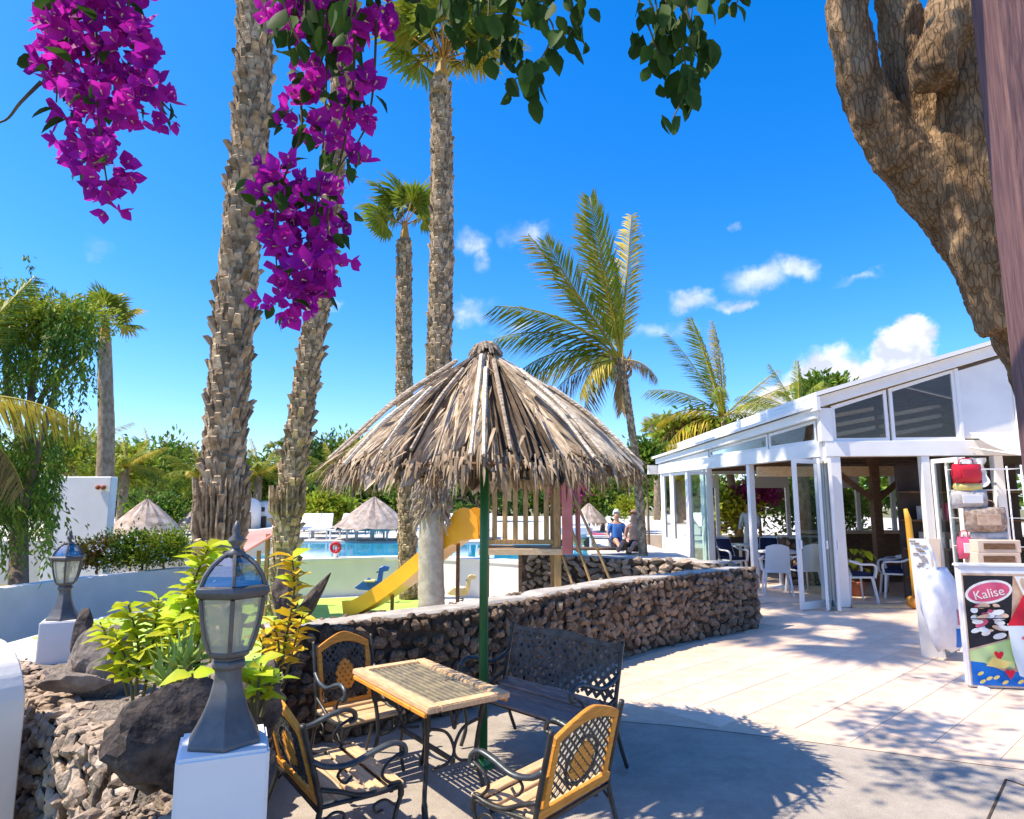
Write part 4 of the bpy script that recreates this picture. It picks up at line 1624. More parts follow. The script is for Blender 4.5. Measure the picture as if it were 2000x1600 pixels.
bush_px('shrub', 'yellow green round tree between the feathery tree and the white block', 'tree', 130, 905, 24, 75, 48, m='foliage_lime', leaf=.22, spread=.35)
bush_px('tree', 'big round green tree behind the thatched sunshade at the left', 'tree', 320, 935, 36, 68, 66, m='foliage', leaf=.34, spread=.6, n_clump=50)
bush_px('tree', 'olive green bushy tree right of the tall white block', 'tree', 240, 925, 30, 40, 40, m='foliage_lime', leaf=.28, spread=.4)
bush_px('tree', 'low green tree left of the thick leaning palm trunk', 'tree', 385, 975, 33, 40, 52, m='foliage', leaf=.3, spread=.45)
bush_px('tree', 'spiky green tree between the two leaning palm trunks', 'tree', 505, 955, 34, 44, 42, m='foliage', leaf=.34, spread=.45)
bush_px('tree', 'dark tree mass right of the slender leaning palm', 'tree', 625, 920, 40, 40, 55, m='foliage_dark', leaf=.34, spread=.5)
bush_px('tree', 'light green tree touching the left eave of the parasol', 'tree', 690, 905, 42, 52, 46, m='foliage_lime', leaf=.34, spread=.5)
bush_px('tree', 'green tree far behind the parasol between palm trunks', 'tree', 800, 960, 40, 70, 45, m='foliage', leaf=.34, spread=.5)
bush_px('tree', 'dark green tree behind the slide tower roof', 'tree', 930, 965, 42, 70, 45, m='foliage_dark', leaf=.34, spread=.5)
bush_px('tree', 'bright green tree beside the far thatched parasol', 'tree', 1175, 985, 27, 55, 45, m='foliage', leaf=.22, spread=.3, ground=.5)
bush_px('shrub', 'small round light green topiary near the pavilion corner', 'bush', 1232, 995, 25, 20, 24, m='foliage_lime', leaf=.14, spread=.12, n_clump=24, ground=.5)
bush_px('shrub', 'yellow green agave like bush by the far small parasols', 'bush', 642, 1000, 25, 42, 26, m='foliage_lime', leaf=.24, spread=.22, ground=.5)
bush_px('shrub', 'dark pink flowering bush behind the tower', 'bush', 1102, 960, 26, 26, 24, m='foliage_pink', leaf=.16, spread=.2, ground=.5)
bush_px('shrub', 'green bush poking out beside the pavilion roof corner', 'bush', 1262, 905, 21, 20, 32, m='foliage', leaf=.2, spread=.2)
bush_px('hedge', 'bright green hedge row rising behind the low pavilion roof', 'hedge', 1365, 862, 22, 75, 34, m='foliage_lime', leaf=.26, spread=.28, n_clump=60)
bush_px('tree', 'bushy green tree on the skyline above the pavilion roof', 'tree', 1610, 775, 24, 38, 28, m='foliage', leaf=.26, spread=.25)
bush_px('shrub', 'round green bush in front of the far white huts', 'bush', 310, 1010, 24, 45, 30, m='foliage', leaf=.2, spread=.25)
for k, (px, py, rx, ry, mm, lab) in enumerate(((190, 1090, 50, 36, 'foliage_red', 'reddish flowering end of the hedge beside the far lamp'), (255, 1085, 50, 42, 'foliage', 'mid green section of the flowering hedge above the low wall'), (320, 1080, 50, 40, 'foliage_lime', 'lime green section of the flowering hedge nearest the palm trunk'))):
    bush_px('hedge', lab, 'hedge', px, py, 14.5, rx, ry, m=mm, leaf=.085, spread=.12, n_clump=60, per=70, shell=.3)
P, O, q = clump_points(D(255, 1085, 14.3), (1.1, .7, .45), 40, 8, .1)
fl = obj('hedge_blossom', leaves_mesh('hedge_blossom', P, unit(len(P)), .05, .06), 'cloth_white')
tag(fl, 'small white blossoms scattered over the hedge', 'blossom', kind='stuff')

# far wood that closes the view behind everything
far = thing('far_wood', 'distant dark green belt of trees closing the view', 'trees')
far['kind'] = 'stuff'
Pn, On = [], []
for k in range(60):
    x = -75 + 150 * k / 59 + random.uniform(-1, 1)
    y = random.uniform(62, 72)
    h = random.uniform(2.6, 5.2)
    P, O, q = clump_points((x, y, h * .55), (2.6, 2.2, h * .5), 16, 36, .7, .5)
    Pn.append(P)
    On.append(O)
P, O = np.concatenate(Pn), np.concatenate(On)
Dn = O + unit(len(P)) * .7
Dn /= np.linalg.norm(Dn, axis=1, keepdims=True)
obj('foliage', leaves_mesh('foliage', P, Dn, .8, .5), 'foliage', far)

# feathery hanging tree at the left edge
ft = thing('feathery_tree', 'tall feathery tree with drooping green sprays at the left edge', 'tree')
base = D(38, 1120, 12.5)
tr = MB()
lim = []
for pts, r in (([(35, 1180), (40, 1000), (55, 880), (60, 760)], .16), ([(42, 1000), (80, 860), (120, 720), (140, 640)], .07), ([(50, 900), (20, 780), (10, 660), (20, 600)], .07), ([(52, 860), (90, 760), (160, 690), (180, 660)], .05), ([(40, 940), (-40, 820), (-90, 700)], .08), ([(58, 800), (70, 680), (80, 600)], .06)):
    w = bez([D(px, py, 12.5 + .5 * math.sin(px)) for px, py in pts], 5)
    n_ = len(w)
    tr.tube(w, [r * (1 - .8 * i / n_) + .012 for i in range(n_)], 8)
    lim.append(w)
tr.build('trunk', 'bark_thin', ft, smooth=True)
Pn, Dn_ = [], []
for k in range(330):
    # hanging sprays: chains of tiny leaves that start on the crown and droop
    if k < 190:
        px, py = random.gauss(75, 75), random.gauss(665, 50)
        if px > 190:
            continue
        ln = random.uniform(.3, .9)
    else:
        px, py = random.uniform(-60, 115), random.uniform(830, 1010)
        ln = random.uniform(.5, 1.2)
    p = np.array(D(px, py, 12.5 + random.uniform(-1.1, 1.1)))
    nn_ = int(ln * 60)
    tt = np.linspace(0, 1, nn_)[:, None]
    drift = np.array([random.uniform(-.25, .35), random.uniform(-.3, .3), 0])
    path = p + drift * tt + np.array([0, 0, -ln]) * tt ** 1.1 + np.array([0, 0, .12]) * np.sin(tt * PI)
    Pn.append(path + rng.normal(size=path.shape) * .045)
    Dn_.append(unit(nn_) * .6 + np.array([drift[0], drift[1], -.8]))
P, Dn = np.concatenate(Pn), np.concatenate(Dn_)
Dn /= np.linalg.norm(Dn, axis=1, keepdims=True)
obj('sprays', leaves_mesh('sprays', P, Dn, .13 * (.6 + .8 * rng.random(len(P))), .04), 'foliage', ft)
P, O, q = clump_points(D(75, 650, 12.5), (1.45, 1.2, .8), 110, 70, .16, .3)
Dn = O + unit(len(P)) * .7
Dn /= np.linalg.norm(Dn, axis=1, keepdims=True)
obj('crown', leaves_mesh('crown', P, Dn, .10, .045), 'foliage_lime', ft)
# palm whose leaves reach in from outside the frame
pm = thing('date_palm', 'feather palm reaching in from the left edge before the feathery tree', 'palm tree')
T9 = D(-170, 800, 10.5)
palm_trunk(pm, [(T9.x, T9.y, -.7), (T9.x, T9.y, 1.2), tuple(T9)], .22, .18, .13)
coco(pm, T9, [('up2', gY, 0, 54, .82, 90), ('arch', yY, 0, 20, .95, 0), ('down', bY, 6, -4, .9, 0), ('arch', gY, 180, 50, 1, 0), ('arch2', gY, 120, 40, 1, 0), ('arch2', gY, 230, 40, 1, 0), ('up', gY, 90, 75, .9, 0)], 1.0)

# feather palms in the garden beyond the pool
for (px, py, d, sc, lab) in ((392, 935, 30, 1.0, 'feather palm left of the thick leaning trunk in the far garden'), (505, 930, 31, .9, 'feather palm between the two leaning trunks in the far garden'), (245, 915, 27, .85, 'feather palm right of the white block in the far garden'),
                             (655, 935, 34, 1.0, 'feather palm behind the left eave of the big parasol'), (290, 905, 38, 1.0, 'feather palm topping the big round tree'), (150, 880, 28, .9, 'yellowish feather palm behind the feathery tree')):
    pm = thing('date_palm', lab, 'palm tree')
    T = D(px, py, d)
    MB().tube([(T.x, T.y, -.7), tuple(T)], [.24, .17], 10).build('trunk', 'palm_trunk', pm, smooth=True)
    for k in range(16):
        put_leaf(pm, COCO[('arch', 'arch2', 'up2')[k % 3], (gY, gY, yY)[(k * 7) % 3]], aim(T, k * 2.4, R(8 + 70 * k / 16)), .72 * sc * random.uniform(.8, 1.1))

# ------------------------------------------------------------------ near plants: single leaves and flowers
def leaf_shape(L, W, tipn=.75, fold=.18, curl=.12):
    mb = MB()
    mb.v = [(0, 0, 0), (L * .25, W * .42, W * fold), (L * .5, W * .5, W * fold), (L * tipn, W * .32, W * fold * .6 - L * curl * .5), (L, 0, -L * curl),
            (L * tipn, -W * .32, W * fold * .6 - L * curl * .5), (L * .5, -W * .5, W * fold), (L * .25, -W * .42, W * fold), (L * .5, 0, 0), (L * tipn, 0, -L * curl * .45)]
    mb.f = [(0, 1, 2, 8), (8, 2, 3, 9), (9, 3, 4), (0, 8, 6, 7), (8, 9, 5, 6), (9, 4, 5)]
    return mb


def leaf_data(m, *a, **k):
    me = leaf_shape(*a, **k).data('leaf', smooth=True)
    me.materials.append(MATS[m])
    return me


def flower_data(sz, seed):
    rs = random.Random(seed)
    mb = MB()
    for k in range(3):
        a = 2 * PI * k / 3 + rs.uniform(-.25, .25)
        el = rs.uniform(.35, .9)
        b = leaf_shape(sz * rs.uniform(.9, 1.1), sz * .82, .72, .16, -.12)
        M = Matrix.Rotation(a, 4, 'Z') @ Matrix.Rotation(-el, 4, 'Y')
        mb.add(b.v, b.f, M)
    nb = len(mb.f)
    mb.tube([(0, 0, 0), (0, 0, sz * .5)], [sz * .03, sz * .045], 4)
    me = mb.data('flower')
    me.materials.append(MATS['bract'])
    me.materials.append(MATS['floret'])
    for i, p in enumerate(me.polygons):
        p.material_index = 0 if i < nb else 1
        p.use_smooth = i < nb
    return me


FLOWERS = [flower_data(.048 + .006 * (k % 3), 70 + k) for k in range(6)]
BLEAF = [leaf_data('leaf_dark', .075, .048), leaf_data('leaf_dark', .062, .042, .7, .1, .2), leaf_data('leaf_dark', .085, .05, .8, .25, .05)]


def look(d, up=(0, 0, 1), roll=0):
    """rotation that turns +z to d"""
    return Vector(d).to_track_quat('Z', 'Y') @ Quaternion((0, 0, 1), roll)


def alongx(d, roll=0):
    return Vector(d).to_track_quat('X', 'Z') @ Quaternion((1, 0, 0), roll)


def bougainvillea(label, blobs, depth, nf, nl, stems, extra_f=0):
    t = thing('bougainvillea', label, 'bougainvillea')
    w = [b[2] ** 2 * b[3] for b in blobs]
    wl_ = [b[2] ** 2 * (1 - b[3] * .75) for b in blobs]
    for k in range(nf + nl):
        fl = k < nf
        b = random.choices(blobs, w if fl else wl_)[0]
        d = depth + random.uniform(-.14, .14)
        c = D(b[0], b[1], d)
        r = b[2] * depth / F
        u = Vector(unit(1)[0])
        q = u * r * random.random() ** .45
        q.y *= .7
        p = c + q
        if fl:
            dr = u + Vector((-.3, -.9, .15)) * .8 + Vector(unit(1)[0]) * .5
            share('flower', random.choice(FLOWERS), t, p, look(dr, roll=random.uniform(0, 6)), random.uniform(.75, 1.2))
        else:
            dr = u * .7 + Vector((0, -.2, -.7)) + Vector(unit(1)[0]) * .5
            share('leaf', random.choice(BLEAF), t, p, alongx(dr, random.uniform(-1, 1)), random.uniform(.7, 1.15))
    if extra_f:
        mb = MB()
        for k in range(extra_f):
            b = random.choices(blobs, w)[0]
            c = D(b[0], b[1], depth + random.uniform(-.1, .16))
            u = Vector(unit(1)[0])
            p = c + u * (b[2] * depth / F) * random.random() ** .5
            for q in range(3):
                s = leaf_shape(.045, .036, .72, .16, -.12)
                M = Matrix.Translation(p) @ look(u + Vector(unit(1)[0])).to_matrix().to_4x4() @ Matrix.Rotation(q * 2.1, 4, 'Z') @ Matrix.Rotation(-.6, 4, 'Y')
                mb.add(s.v, s.f, M)
        mb.build('inner_bracts', 'bract', t, kind='stuff')
    st = MB()
    for s in stems:
        pts = bez([D(px, py, depth + random.uniform(-.05, .05)) for px, py in s], 5)
        n_ = len(pts)
        st.tube(pts, [.007 * (1 - .7 * i / n_) for i in range(n_)], 5)
    st.build('stems', 'stem', t)
    return t


BD = 2.1
bougainvillea('purple bougainvillea cluster hanging alone against the sky left of the palms',
              [(180, 30, 95, .95), (235, 90, 80, .9), (120, 130, 55, .9), (190, 190, 95, .85), (270, 120, 45, .8), (285, 200, 55, .7), (345, 178, 12, .9), (330, 230, 18, .8), (170, 280, 60, .9), (205, 330, 60, .9), (215, 385, 38, .95), (150, -60, 90, .9), (250, -60, 90, .8), (130, 60, 60, .9)],
              BD, 300, 60, [[(200, -300), (190, -50), (190, 200), (215, 400)], [(260, -300), (250, 0), (300, 170), (345, 230)], [(140, -200), (120, 40), (110, 200)], [(80, 160), (40, 200), (10, 235), (-40, 245)]], 170)
bougainvillea('purple bougainvillea cluster mixed with leaves hanging in front of the leaning trunks',
              [(560, 30, 55, .75), (640, 50, 75, .55), (735, 40, 45, .85), (620, 140, 60, .5), (690, 170, 55, .5), (725, 225, 28, .95), (600, 240, 60, .4), (670, 270, 50, .6), (690, 320, 30, .6), (550, 360, 62, .85), (620, 390, 55, .8), (530, 430, 45, .95), (570, 480, 60, .9), (640, 470, 40, .85), (690, 435, 16, .95), (600, 540, 55, .95), (665, 525, 26, .95), (545, 590, 38, .95), (610, 585, 30, .95), (640, -60, 110, .6)],
              BD + .1, 300, 190, [[(640, -300), (640, 0), (630, 300), (590, 560)], [(560, -300), (560, 40), (590, 240), (540, 400), (545, 600)], [(730, -300), (735, 30), (720, 230), (660, 330)], [(690, -250), (690, 170), (640, 420), (665, 520)]], 200)

VLEAF = [leaf_data('leaf_dark', .095, .058, .78, .12, .10), leaf_data('leaf_dark', .085, .055, .75, .2, .15), leaf_data('leaf_dark', .105, .06, .8, .08, .05)]


def vine(label, strands, depth, dens, spread=18):
    t = thing('hanging_vine', label, 'vine')
    st = MB()
    for s in strands:
        d = depth + random.uniform(-.12, .12)
        pts = bez([D(px, py, d) for px, py in s], 6)
        n_ = len(pts)
        st.tube(pts, [.0035 * (1 - .6 * i / n_) + .001 for i in range(n_)], 5)
        L = sum((pts[i + 1] - pts[i]).length for i in range(n_ - 1))
        for k in range(max(2, int(L * dens))):
            f = (k + random.random()) / max(2, int(L * dens)) * (n_ - 1)
            i = min(n_ - 2, int(f))
            p = pts[i].lerp(pts[i + 1], f - i) + Vector((random.gauss(0, spread) * d / F, random.gauss(0, .05), random.gauss(0, spread * .5) * d / F))
            dr = Vector((random.uniform(-.6, .6), random.uniform(-.35, .35), -1))
            share('leaf', random.choice(VLEAF), t, p, alongx(dr, random.choice((0, PI)) + PI / 2 + random.uniform(-.8, .8)), random.uniform(.7, 1.12))
    st.build('stems', 'stem', t)
    return t


vine('dark green leafy vine hanging in a wide curtain right of the bougainvillea', [
    [(800, -260), (810, -80), (815, 5)], [(850, -260), (855, -80), (868, 40)], [(905, -260), (905, -60), (895, 50)], [(950, -260), (955, 0), (945, 90)], [(990, -260), (1000, 0), (990, 60), (1000, 100)], [(930, -260), (930, -80), (935, 20)],
    [(1060, -260), (1060, -10), (1080, 60), (1045, 130), (985, 165)], [(1130, -260), (1138, 0), (1110, 70)], [(1090, -200), (1085, -60), (1080, 0)], [(1020, -200), (1025, -60), (1030, -5)], [(880, -200), (880, -60), (890, 10)], [(975, -200), (975, -60), (970, 20)]], 2.15, 34)
vine('dark green leafy vine trailing lowest over open sky before the thick tree', [
    [(1240, -260), (1245, -20), (1270, 60), (1295, 130)], [(1290, -260), (1300, 0), (1330, 80), (1340, 170), (1315, 230)], [(1335, -260), (1340, 0), (1360, 60), (1385, 110), (1340, 165)], [(1270, -260), (1280, 0), (1300, 50)], [(1350, -220), (1352, -20), (1350, 40)]], 2.2, 34, 16)
vine('short sprig of dark leaves at the top beside the thick tree', [[(1425, -260), (1428, -60), (1425, -5)], [(1450, -240), (1450, -50), (1440, 5)]], 2.3, 16, 10)
vine('bright green leaves hanging among the upper bougainvillea flowers', [[(600, -200), (595, 0), (600, 60)], [(640, -200), (640, 0), (640, 70)], [(540, -200), (555, 10), (590, 90)], [(690, -200), (690, 0), (670, 90)]], 1.98, 22, 14)

# pergola that carries the vines: its post stands at the right edge
pg = thing('pergola', 'dark reddish wooden pergola post before the thick tree', 'pergola')
PX, PY = 1.392, 1.62
post = MB().box((0, 0, 1.85), (.17, .17, 3.7)).build('post', 'wood_post', pg, bevel=.006)
post.location = (PX, PY, 0)
post.rotation_euler = (0, 0, R(-20))
MB().box((-.6, PY, 3.79), (5.2, .12, .18)).build('beam', 'wood_post', pg, bevel=.006)
for k in range(7):
    MB().box((-2.9 + k * .75, 1.35, 3.925), (.07, 2.3, .09)).build('rafter', 'wood_post', pg, bevel=.004)

# ------------------------------------------------------------------ the thick tree at the right
tr_t = thing('thick_tree', 'thick forked tree trunk with cracked brown bark behind the pergola post', 'tree')
TD = 3.05
mb = MB()


def limb(pts, dd=0.0, n=12):
    P = bez([D(px, py, TD + dd) for px, py, r in pts], 6)
    rr = []
    for i in range(len(pts) - 1):
        for k in range(6):
            rr.append((pts[i][2] + (pts[i + 1][2] - pts[i][2]) * k / 6) * TD / F)
    rr.append(pts[-1][2] * TD / F)
    mb.tube(P, rr, n)
    return P


limb([(2290, 1400, 135), (2250, 1200, 115), (2195, 1000, 100), (2130, 850, 90), (2062, 720, 76), (1998, 600, 74), (1926, 470, 80), (1868, 365, 86), (1850, 300, 72), (1838, 250, 48)], 0)
LA = limb([(1905, 480, 55), (1825, 375, 62), (1752, 290, 54), (1690, 190, 46), (1664, 80, 44), (1655, -40, 42), (1630, -260, 38), (1520, -520, 30)], .02)
LB = limb([(1870, 440, 60), (1835, 370, 70), (1800, 290, 62), (1776, 180, 50), (1758, 60, 44), (1745, -60, 40), (1745, -300, 34), (1800, -600, 26)], .06)
LC = limb([(1985, 640, 62), (1930, 500, 62), (1900, 360, 58), (1888, 220, 62), (1892, 100, 58), (1900, -60, 52), (1930, -300, 44), (1990, -600, 34)], -.12)
limb([(1880, 40, 46), (1842, 70, 40), (1822, 130, 42), (1832, 165, 34)], -.22)
limb([(1890, -30, 40), (1850, 20, 40), (1840, 90, 40)], -.2)
tme = mb.data('trunk')
to = obj('trunk', tme, 'bark', tr_t)
rm = to.modifiers.new('r', 'REMESH')
rm.mode = 'VOXEL'
rm.voxel_size = .014
sm = to.modifiers.new('s', 'SMOOTH')
sm.factor = .6
sm.iterations = 6
for nm, ty, size, stg in (('bark_big', 'CLOUDS', .16, .055), ('bark_small', 'CLOUDS', .035, .022)):
    tx = bpy.data.textures.new(nm, ty)
    tx.noise_scale = size
    dm = to.modifiers.new(nm, 'DISPLACE')
    dm.texture = tx
    dm.texture_coords = 'GLOBAL'
    dm.strength = stg
    dm.mid_level = .5
dg = bpy.context.evaluated_depsgraph_get()
new = bpy.data.meshes.new_from_object(to.evaluated_get(dg))
to.modifiers.clear()
to.data = new
new.polygons.foreach_set('use_smooth', [True] * len(new.polygons))
br = MB()
ends = []
for s, e, r in ((LA[-1], (-1.0, 3.9, 6.3), .07), (LA[-1], (.3, 4.6, 6.9), .06), (LA[-6], (-.2, 2.5, 5.6), .05), (LB[-1], (1.5, 4.6, 6.6), .06), (LB[-1], (1.4, 2.0, 6.0), .05), (LC[-1], (3.2, 3.4, 6.2), .07), (LC[-1], (2.6, 1.6, 5.6), .06), (LB[-1], (.4, 5.4, 7.4), .05)):
    e = Vector(e)
    m_ = s.lerp(e, .5) + Vector((0, 0, .35))
    br.tube(bez([s, m_, e], 5), [r * (1 - .06 * i) for i in range(11)], 8)
    ends.append(e)
br.build('branch', 'bark_thin', tr_t, smooth=True)
Pn, On = [], []
for e in ends:
    for q in range(3):
        c = np.array(e) + rng.normal(size=3) * np.array([.45, .45, .22])
        c[2] = max(c[2], 1.7 + .845 * (c[1]) + .75)
        P, O, _ = clump_points(c, (.42, .42, .25), 9, 26, .11, .4)
        Pn.append(P)
        On.append(O)
P, O = np.concatenate(Pn), np.concatenate(On)
Dn = O + unit(len(P)) * .8
Dn /= np.linalg.norm(Dn, axis=1, keepdims=True)
obj('crown', leaves_mesh('crown', P, Dn, .10, .06), 'foliage_dark', tr_t)

# ------------------------------------------------------------------ plants in the raised bed
def leafy(name, label, stems, leaf, dens, depth, m2='stem', sc=(.7, 1.15), up=.35, whorl=1.0):
    t = thing(name, label, 'plant')
    st = MB()
    for s in stems:
        dd = depth + random.uniform(-.12, .12)
        pts = bez([D(px, py, dd) for px, py in s], 6)
        n_ = len(pts)
        st.tube(pts, [.008 * (1 - .6 * i / n_) for i in range(n_)], 6)
        L = sum((pts[i + 1] - pts[i]).length for i in range(n_ - 1))
        cnt = max(3, int(L * dens))
        for k in range(cnt):
            f = (.2 + .8 * (k + .5) / cnt) * (n_ - 1)
            i = min(n_ - 2, int(f))
            p = pts[i].lerp(pts[i + 1], f - i)
            a = k * 2.4 + random.uniform(-.4, .4)
            dr = Vector((math.cos(a) * whorl, math.sin(a) * whorl, up + random.uniform(-.3, .3)))
            share('leaf', random.choice(leaf), t, p, alongx(dr, random.uniform(-.5, .5)), random.uniform(*sc))
    st.build('stems', m2, t)
    return t


LIME = [leaf_data('leaf_lime', .11, .065, .75, .15, .2), leaf_data('leaf_lime', .09, .06, .7, .2, .3), leaf_data('leaf_lime', .13, .07, .78, .1, .25)]
YEL = [leaf_data('leaf_yellow', .10, .06, .75, .15, .15), leaf_data('leaf_yellow', .12, .055, .78, .2, .2), LIME[0]]
ALOE = [leaf_data('leaf_aloe', .26, .035, .55, -.3, -.1), leaf_data('leaf_aloe', .22, .032, .55, -.3, -.2)]
BIG = [leaf_data('leaf_lime', .16, .12, .75, .12, .3), leaf_data('leaf_lime', .14, .10, .72, .15, .35)]
leafy('lime_shrub', 'bright lime leafy shrub beside the grey upright rock', [[(250, 1360), (230, 1290), (195, 1215)], [(265, 1360), (270, 1260), (250, 1180)], [(280, 1360), (300, 1250), (310, 1170)], [(290, 1370), (330, 1270), (350, 1190)], [(300, 1370), (345, 1300), (385, 1230)], [(260, 1370), (250, 1300), (225, 1240)], [(310, 1370), (320, 1310), (300, 1250)]], LIME, 85, 3.45)
leafy('lime_shrub', 'tall lime shoot climbing above the near lantern rim', [[(345, 1330), (350, 1220), (385, 1120), (410, 1065)], [(350, 1330), (375, 1230), (400, 1160), (425, 1100)], [(330, 1330), (345, 1230), (365, 1165)], [(360, 1330), (390, 1250), (400, 1190)]], LIME, 75, 3.2)
leafy('croton', 'yellow and orange leaved plant standing right of the near lantern', [[(545, 1330), (560, 1240), (575, 1150), (570, 1085)], [(555, 1330), (575, 1260), (592, 1200)], [(540, 1330), (545, 1270), (535, 1215)], [(530, 1340), (520, 1280), (505, 1240)]], YEL, 62, 3.6)
leafy('croton', 'broad lime rosette plant tucked beside the near lantern column', [[(500, 1400), (505, 1340), (510, 1295)], [(510, 1400), (525, 1345), (535, 1310)], [(495, 1400), (490, 1350), (485, 1315)]], BIG, 48, 2.75, sc=(.5, .85), up=.5)
leafy('leaf_clump', 'large glossy lime leaves in front of the near lantern', [[(385, 1390), (380, 1350), (375, 1315)], [(395, 1390), (405, 1350), (410, 1320)]], BIG, 40, 2.75, sc=(.6, .95), up=.3)
al = thing('aloe', 'spiky grey green aloe among the lime leaves', 'plant')
for (px, py, d) in ((330, 1335, 3.0), (362, 1300, 3.05)):
    c = D(px, py, d)
    for k in range(22):
        a = k * 2.4
        el = .15 + 1.2 * k / 22
        dr = Vector((math.cos(a) * math.cos(el), math.sin(a) * math.cos(el), math.sin(el)))
        share('leaf', random.choice(ALOE), al, c, alongx(dr), random.uniform(.7, 1.0))

# ------------------------------------------------------------------ white glazed pavilion
pv = thing('restaurant_pavilion', 'white framed glazed restaurant pavilion with sloping roof', 'building')
Cn = Vector((5.36, 11.25))
En = Vector((4.02, 17.7))
Fn = Vector((10.5, 10.68))
BZ0, BZ1 = 2.50, 2.76
lu = (En - Cn).normalized()
ln_ = Vector((-lu.y, lu.x))          # outward normal of the left side is to -x
if ln_.x > 0:
    ln_ = -ln_
ru = (Fn - Cn).normalized()
rn = Vector((ru.y, -ru.x))


def at_s(side, s, z, out=0.0):
    u, nn_ = (lu, ln_) if side == 'L' else (ru, rn)
    p = Cn + u * s + nn_ * out
    return Vector((p.x, p.y, z))


def slab(side, s0, s1, z0, z1, o0, o1, name, m, z0b=None, z1b=None, parent=None, bevel=.006):
    """a board on a facade from s0 to s1, heights may change along it"""
    z0b = z0 if z0b is None else z0b
    z1b = z1 if z1b is None else z1b
    v = []
    for (s, a, b) in ((s0, z0, z1), (s1, z0b, z1b)):
        v += [at_s(side, s, a, o0), at_s(side, s, a, o1), at_s(side, s, b, o1), at_s(side, s, b, o0)]
    mb = MB()
    mb.add(v, [(0, 1, 2, 3), (4, 7, 6, 5), (0, 4, 5, 1), (1, 5, 6, 2), (2, 6, 7, 3), (3, 7, 4, 0)])
    return mb.build(name, m, parent or pv, bevel=bevel)


def framed(side, s0, s1, z0, z1, name='window', m='glass_dim', fw=.06, z1b=None, dep=.05):
    """window part: frame, with its pane as a sub-part"""
    z1b = z1 if z1b is None else z1b
    k = (z1b - z1) / (s1 - s0)
    fr = MB()
    quad = [(s0, z0), (s1, z0), (s1, z1b), (s0, z1)]
    inn = [(s0 + fw, z0 + fw), (s1 - fw, z0 + fw), (s1 - fw, z1b - fw * (1 + abs(k))), (s0 + fw, z1 - fw * (1 - abs(k) * .2))]
    v = []
    for o in (dep / 2, -dep / 2):
        v += [at_s(side, s, z, o) for s, z in quad] + [at_s(side, s, z, o) for s, z in inn]
    f = []
    for i in range(4):
        j_ = (i + 1) % 4
        f += [(i, j_, 4 + j_, 4 + i), (8 + i, 12 + i, 12 + j_, 8 + j_), (i, 8 + i, 8 + j_, j_), (4 + i, 4 + j_, 12 + j_, 12 + i)]
    fr.add(v, f)
    o_ = fr.build(name, 'white_metal', pv)
    MB().add([at_s(side, s, z, 0) for s, z in inn], [(0, 1, 2, 3)]).build('pane', m, o_)
    return o_


Ll = (En - Cn).length
Rl = (Fn - Cn).length
# main beams
slab('L', .02, Ll, BZ0, BZ1, -.10, .08, 'beam', 'white_metal')
slab('R', .0, Rl, BZ0, BZ1, -.10, .082, 'beam', 'white_metal')


def topL(s):
    return 3.34 - (3.34 - 2.90) * s / Ll


def topR(s):
    return 3.52 + .295 * s


# sloping fascia boards
slab('L', -.05, Ll + .1, topL(0) - .17, topL(0), -.12, .12, 'fascia', 'white_metal', topL(Ll) - .13, topL(Ll))
slab('R', -.12, Rl, topR(0) - .19, topR(0), -.12, .122, 'fascia', 'white_metal', topR(Rl) - .19, topR(Rl))
# posts
for s in (.13, 2.32, 4.05, 4.25, 5.05, 5.95, Ll - .08):
    w = .22 if s == .13 else .11
    slab('L', s - w / 2, s + w / 2, .01, BZ0 - .002, -.07, .05, 'post', 'white_metal')
slab('R', -.02, .24, .01, BZ0 - .002, -.08, .06, 'post', 'white_metal')
for s, w in ((1.60, .13), (2.74, .14), (3.62, .16), (4.3, .12)):
    slab('R', s - w / 2, s + w / 2, .01, BZ0 - .002, -.08, .06, 'post', 'white_metal')
# clerestory
framed('L', .14, 1.55, BZ1 + .002, topL(.14) - .18, 'clerestory_window', 'glass_dim', .05, topL(1.55) - .18)
framed('L', 1.60, 3.9, BZ1 + .002, topL(1.6) - .17, 'clerestory_window', 'glass_dim', .05, topL(3.9) - .155)
slab('L', 3.95, Ll, BZ1 + .001, topL(3.95) - .16, -.05, .03, 'infill', 'white_metal', None, topL(Ll) - .13)
slab('R', -.06, .14, BZ1 + .001, topR(0) - .185, -.08, .09, 'post', 'white_metal')
framed('R', .16, 1.08, BZ1 + .002, topR(.16) - .19, 'clerestory_window', 'glass_dim', .055, topR(1.08) - .19)
framed('R', 1.12, 2.20, BZ1 + .002, topR(1.12) - .19, 'clerestory_window', 'glass_dim', .055, topR(2.2) - .19)
for q in range(3):
    s0 = 2.26 + q * .9
    slab('R', s0, s0 + .84, BZ1 + .03, topR(s0) - .24, -.03, .01, 'infill', 'white_paint', None, topR(s0 + .84) - .24)
    slab('R', s0 - .06, s0, BZ1 + .001, topR(s0) - .2, -.04, .05, 'mullion', 'white_metal')
